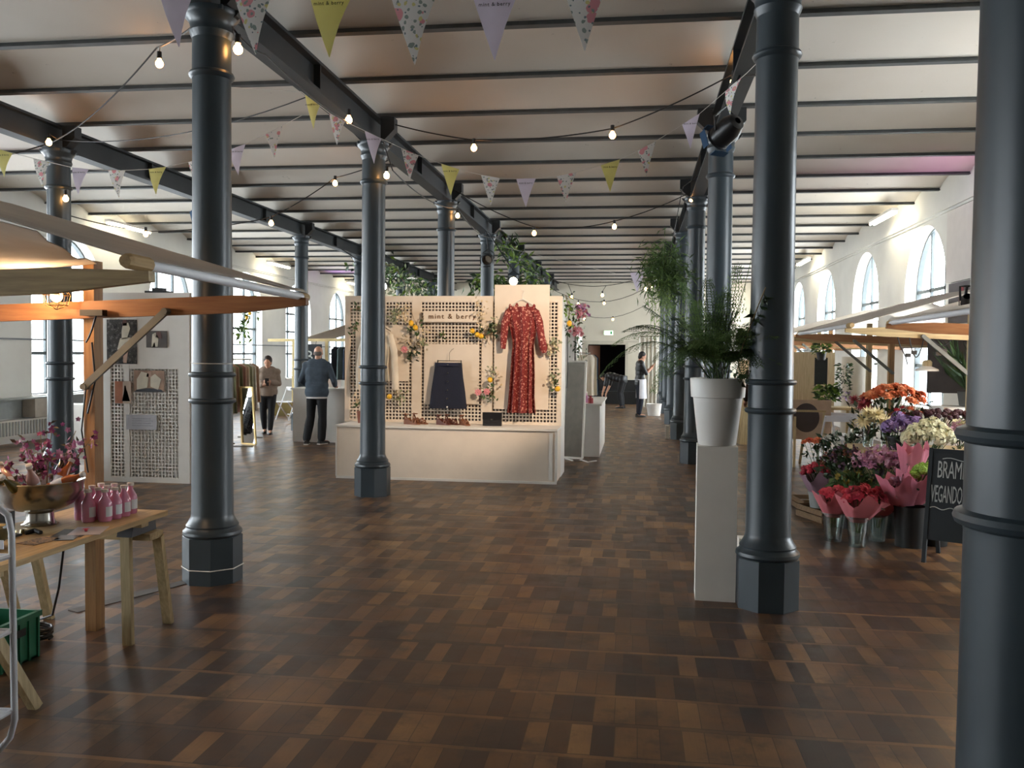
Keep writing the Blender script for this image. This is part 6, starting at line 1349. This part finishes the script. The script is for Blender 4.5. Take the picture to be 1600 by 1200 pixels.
# ------------------------------------------------------------------ left background: rack, mirror, stall, ledge
rl = thing('clothes_rack', 'steel clothes rack of pastel garments between the nearest left column and the woman', 'clothes rack', (-7.2, 15.6, 0))
for y in (15.1, 16.3):
    m = MB(); m.tube([(-7.35, y, .02), (-7.35, y, 1.52)], .014, 8); m.build('upright', M_steel, rl); m = MB(); m.tube([(-7.6, y, .02), (-7.1, y, .02)], .014, 8); m.build('foot', M_steel, rl)
m = MB(); m.tube([(-7.35, 15.05, 1.52), (-7.35, 16.35, 1.52)], .014, 8); m.build('rail', M_steel, rl)
gc = [('9a9a78', 'sage green'), ('c9a890', 'peach'), ('8a8f6c', 'olive'), ('c08f80', 'dusty rose'), ('d8c8b0', 'cream'), ('b0b090', 'pale green'), ('d9cfc4', 'ivory'), ('c4a58c', 'sand')]
for i, (cc, nm) in enumerate(gc):
    mt = cloth('garment '+nm, cc, .2); m = garment_sheet([(1.44, -.10, .10), (1.38, -.2, .2), (1.1, -.21, .21), (.70 if i % 3 else .55, -.24, .24)], 0, .045, fold=.03); m.xf(Matrix.Translation((-7.35, 15.2+.145*i, 0)) @ Matrix.Rotation(.25, 4, 'Z'))
    tag(m.build('hanging_garment', mt, smooth=50, org=(-7.35, 15.2+.145*i, 1)), nm+' garment hanging on the steel rack behind the left column', 'garment', 'garments on the left rack')
m = garment_sheet([(1.0, -.2, .2), (.5, -.26, .26), (.28, -.28, .28)], 0, .05, fold=.04); m.xf(Matrix.Translation((-7.38, 14.95, 0)) @ Matrix.Rotation(.2, 4, 'Z')); tag(m.build('printed_skirt', floral_mat('black print', '1c1a1c', [('8a857c', .25, 2), ('b5b0a6', .15, 3)], 20), smooth=50, org=(-7.38, 14.95, .3)), 'black patterned skirt hanging low at the end of the rack', 'skirt')
ml_ = thing('leaning_mirror', 'narrow gold-framed mirror standing on the floor beside the clothes rack', 'mirror', (-6.9, 15, 0)); framed(ml_, (-6.98, 15.15, .02), (-6.68, 15.05, .02), (-6.86, 15.3, 1.02), (-7.12, 15.38, 1.02), .03, mat('gold frame', 'd8b878', .4, metal=.3), M_mirror)
m = MB(); m.tube([(-7.7, 14.6, .012), (-7.2, 14.5, .012), (-6.9, 14.8, .012), (-6.6, 14.75, .012)], .008, 5); tag(m.build('cable', M_cable, org=(-7.2, 14.6, 0)), 'black cable on the floor in front of the clothes rack', 'cable')
st = thing('market_stall', 'small whitewashed stall with chalkboard beyond the white counter', 'market stall', (-8, 21, 0))
for x in (-8.35, -7.5, -6.4): m = MB(); m.bb(x-.03, x+.03, 20.97, 21.03, 0, 1.98); m.build('post', mat('pale yellow wood', 'd8c48f', .6), st)
m = MB(); m.beam((-9.0, 21, 1.95), (-6.2, 21, 1.98), .05, .07); m.build('beam', mat('pale yellow wood', 'd8c48f', .6), st); m = MB(); m.sheet([[(-8.2, 21, 1.98), (-7.0, 21, 2.35), (-6.2, 21, 1.95)], [(-8.2, 23, 1.98), (-7.0, 23, 2.35), (-6.2, 23, 1.95)]], .01); m.build('canvas_roof', M_canvas, st)
kb = thing('chalkboard', 'small square chalkboard with a scrawled letter hanging in the far left stall', 'sign', (-8.05, 20.9, 1.3)); m = MB(); m.bb(-8.24, -7.6, 20.92, 20.95, 1.26, 1.86); m.build('board', M_cb, kb); m = MB(); m.tube([(-8.1, 20.93, 1.86), (-8.1, 20.96, 1.93)], .006, 5); m.tube([(-7.75, 20.93, 1.86), (-7.75, 20.96, 1.94)], .006, 5); m.build('cord', M_cable, kb); text('lettering', 'B', .4, (-7.92, 20.915, 1.55), UPR, M_chalk, kb, .001)
m = MB(); m.bb(-8.2, -7.3, 21.1, 21.5, 0, 1.1); tag(m.build('draped_table', mat('pinkish cloth', 'd2c2b8', .8), org=(-7.7, 21.3, 0)), 'cloth-covered table below the small far chalkboard', 'table')
for i, (x, cc, nm) in enumerate(((-7.25, '23262e', 'black'), (-7.1, '5a6a6a', 'grey'), (-6.95, '2b3648', 'navy'), (-6.8, '3a2f3c', 'plum'))):
    m = garment_sheet([(1.80, -.10, .10), (1.74, -.2, .2), (1.0, -.22, .22)], 0, .05, fold=.03); m.xf(Matrix.Translation((x, 21.05, 0)) @ Matrix.Rotation(1.1, 4, 'Z')); tag(m.build('hanging_garment', mat('garment '+nm, cc, .85), smooth=50, org=(x, 21, 1.5)), nm+' garment hanging in the far stall behind the bald man', 'garment', 'garments in the far stall')
bucket('blue waste bin on the floor behind the white folding chair', (-8.15, 22.0, .001), .15, .19, .38, mat('blue plastic', '2e3a78', .5), 'waste_bin')
bx = MB(); bx.bb(-9.4, -8.75, 22.2, 22.7, 0, .34); tag(bx.build('storage_box', mat('olive box', '7a6a3a', .7), org=(-9, 22.4, 0)), 'ochre storage box on the floor between the woman and the folding chair', 'box')
# mesh wing and flowers left of the display booth, behind it
wg = thing('mesh_panel', 'second white mesh screen rising behind the bald man', 'screen', (-5.35, 17, 0)); m = MB(); lattice(m, -5.6, -4.7, 1.1, 2.2, 17, .055, .018); m.bb(-5.66, -5.6, 16.98, 17.02, 0, 2.25); m.bb(-4.7, -4.64, 16.98, 17.02, 0, 2.25); m.bb(-5.6, -4.7, 16.98, 17.02, 2.2, 2.25); m.bb(-5.6, -4.7, 16.98, 17.02, 1.05, 1.1); m.build('mesh', M_white, wg)
sprig('pink and cream flower cluster on the mesh behind the bald man', (-5.25, 16.9, 1.85), [('pinkrose', .0, -.08), ('pinkrose', .1, -.12), ('b', .12, .1), ('b', .0, .12)], spread=.16, nleaf=30, leafm=M_dgreen, ll=.12)
# window ledge radiator on the left
rd = thing('radiator', 'low white radiator on the wall beneath the left window', 'radiator', (-10.9, 15, .1)); m = MB(); m.bb(-10.98, -10.85, 13.2, 16.9, .12, .42); m.build('body', M_white, rd); m = MB()
for k in range(45): m.bb(-10.85, -10.835, 13.25+k*.08, 13.29+k*.08, .15, .39)
m.build('fins', mat('radiator grey', 'a8aaa8', .5), rd)  # fins in a darker grey than the white body
m = MB(); m.bb(-10.99, -10.72, 13.0, 17.0, .78, .81); m.bb(-10.99, -10.97, 13.0, 17.0, .44, .78); tag(m.build('ledge_shelf', mat('grey ledge', '9aa09e', .5), org=(-10.9, 15, .5)), 'grey ledge running under the left window', 'shelf')
m = MB(); m.bb(-10.95, -10.7, 14.7, 15.1, .45, .78) ; tag(m.build('heater_box', mat('beige heater', 'b5ada0', .6), org=(-10.8, 14.9, .45)), 'small beige convector box below the window left of the column', 'heater')
m = MB(); m.bb(-9.75, -8.9, 13.9, 14.4, 0, .74); tag(m.build('white_box', M_white, org=(-9.4, 14.1, 0)), 'white pedestal box seen between the stall post and the outer left column', 'box')
# ------------------------------------------------------------------ far aisle: seating, stool, buckets, white cloth
sf = thing('black_table', 'black draped table with cups near the dark doorway', 'table', (-1.2, 25, 0)); m = MB(); m.bb(-2.0, -1.15, 25.0, 25.7, .70, .74); m.build('top', mat('grey top', '5a5a66', .5), sf); m = MB(); m.bb(-1.95, -1.2, 25.1, 25.65, 0, .7); m.build('drape', M_black, sf)
for i, (x, cc) in enumerate(((-1.6, 'd8d4cc'), (-1.42, '9a3c40'), (-1.25, 'd8d4cc'))):
    bucket(('white cup left on the black table', 'red cup on the black table', 'white cup right of the red one')[i], (x, 25.2, .742), .04, .05, .16, mat('cup '+cc, cc, .5), 'cup')
so = thing('stool', 'small stool with pale seat in the far aisle', 'stool', (-.95, 22.6, 0)); m = MB(); m.bb(-1.12, -.78, 22.45, 22.8, .46, .5); m.build('seat', mat('pale seat', 'b5aea4', .6), so)
for x in (-1.09, -.81):
    for y in (22.48, 22.77): m = MB(); m.bb(x-.015, x+.015, y-.015, y+.015, 0, .46); m.build('leg', M_black, so)
m = MB(); m.bb(-1.5, .1, 30.5, 31.3, 0, .42); m.bb(-1.5, .1, 31.2, 31.4, .42, .8); tag(m.build('black_sofa', M_black, org=(-.7, 31, 0)), 'low black sofa in front of the dark doorway', 'sofa')
bucket('white plastic tub on the floor beside the person with the apron', (.50, 25.0, .001), .17, .21, .33, M_white, 'tub')
m = MB(); m.sheet([[(.15+.5*u, 28.8+.04*math.sin(u*25), z) for u in [k/24 for k in range(25)]] for z in (.02, 1.2, 2.25)], .01); tag(m.build('white_curtain', cloth('white curtain', 'e0dccf', .3), smooth=60, org=(.4, 28.8, 0)), 'tall white cloth hanging behind the person with the apron', 'curtain')
m = MB(); m.tube([(.1, 28.8, 2.27), (.7, 28.8, 2.27)], .012, 6); m.tube([(.70, 28.8, 0), (.70, 28.8, 2.27)], .012, 6); m.tube([(.1, 28.8, 0), (.1, 28.8, 2.27)], .012, 6); tag(m.build('curtain_frame', M_steel, org=(.4, 28.8, 0)), 'thin frame carrying the far white cloth', 'frame')
m = MB(); m.bb(.60, .67, 18.15, 18.3, 0, .26); tag(m.build('white_box', M_white, org=(.63, 18.2, 0)), 'little white box at the foot of a fern row column', 'box')
# greenery and lamps in the right side distance
plant('large leafy plant in the distance right of the nearest column row', (2.2, 17.5, 1.6), .35, 200, [M_green, M_dgreen], .2, pot=.14); m = MB(); m.bb(1.95, 2.45, 17.3, 17.7, 0, 1.6); tag(m.build('tall_pedestal', M_pine, org=(2.2, 17.5, 0)), 'tall pedestal under the distant leafy plant', 'pedestal')
string_light('short festoon with small bulbs seen through the fern fronds', [((.95, 18.1, 2.3), (3.6, 18.4, 2.3), .25)], [(1.4, 18.1, 2.13), (2.0, 18.2, 2.02), (2.6, 18.2, 2.05)], br=.03)
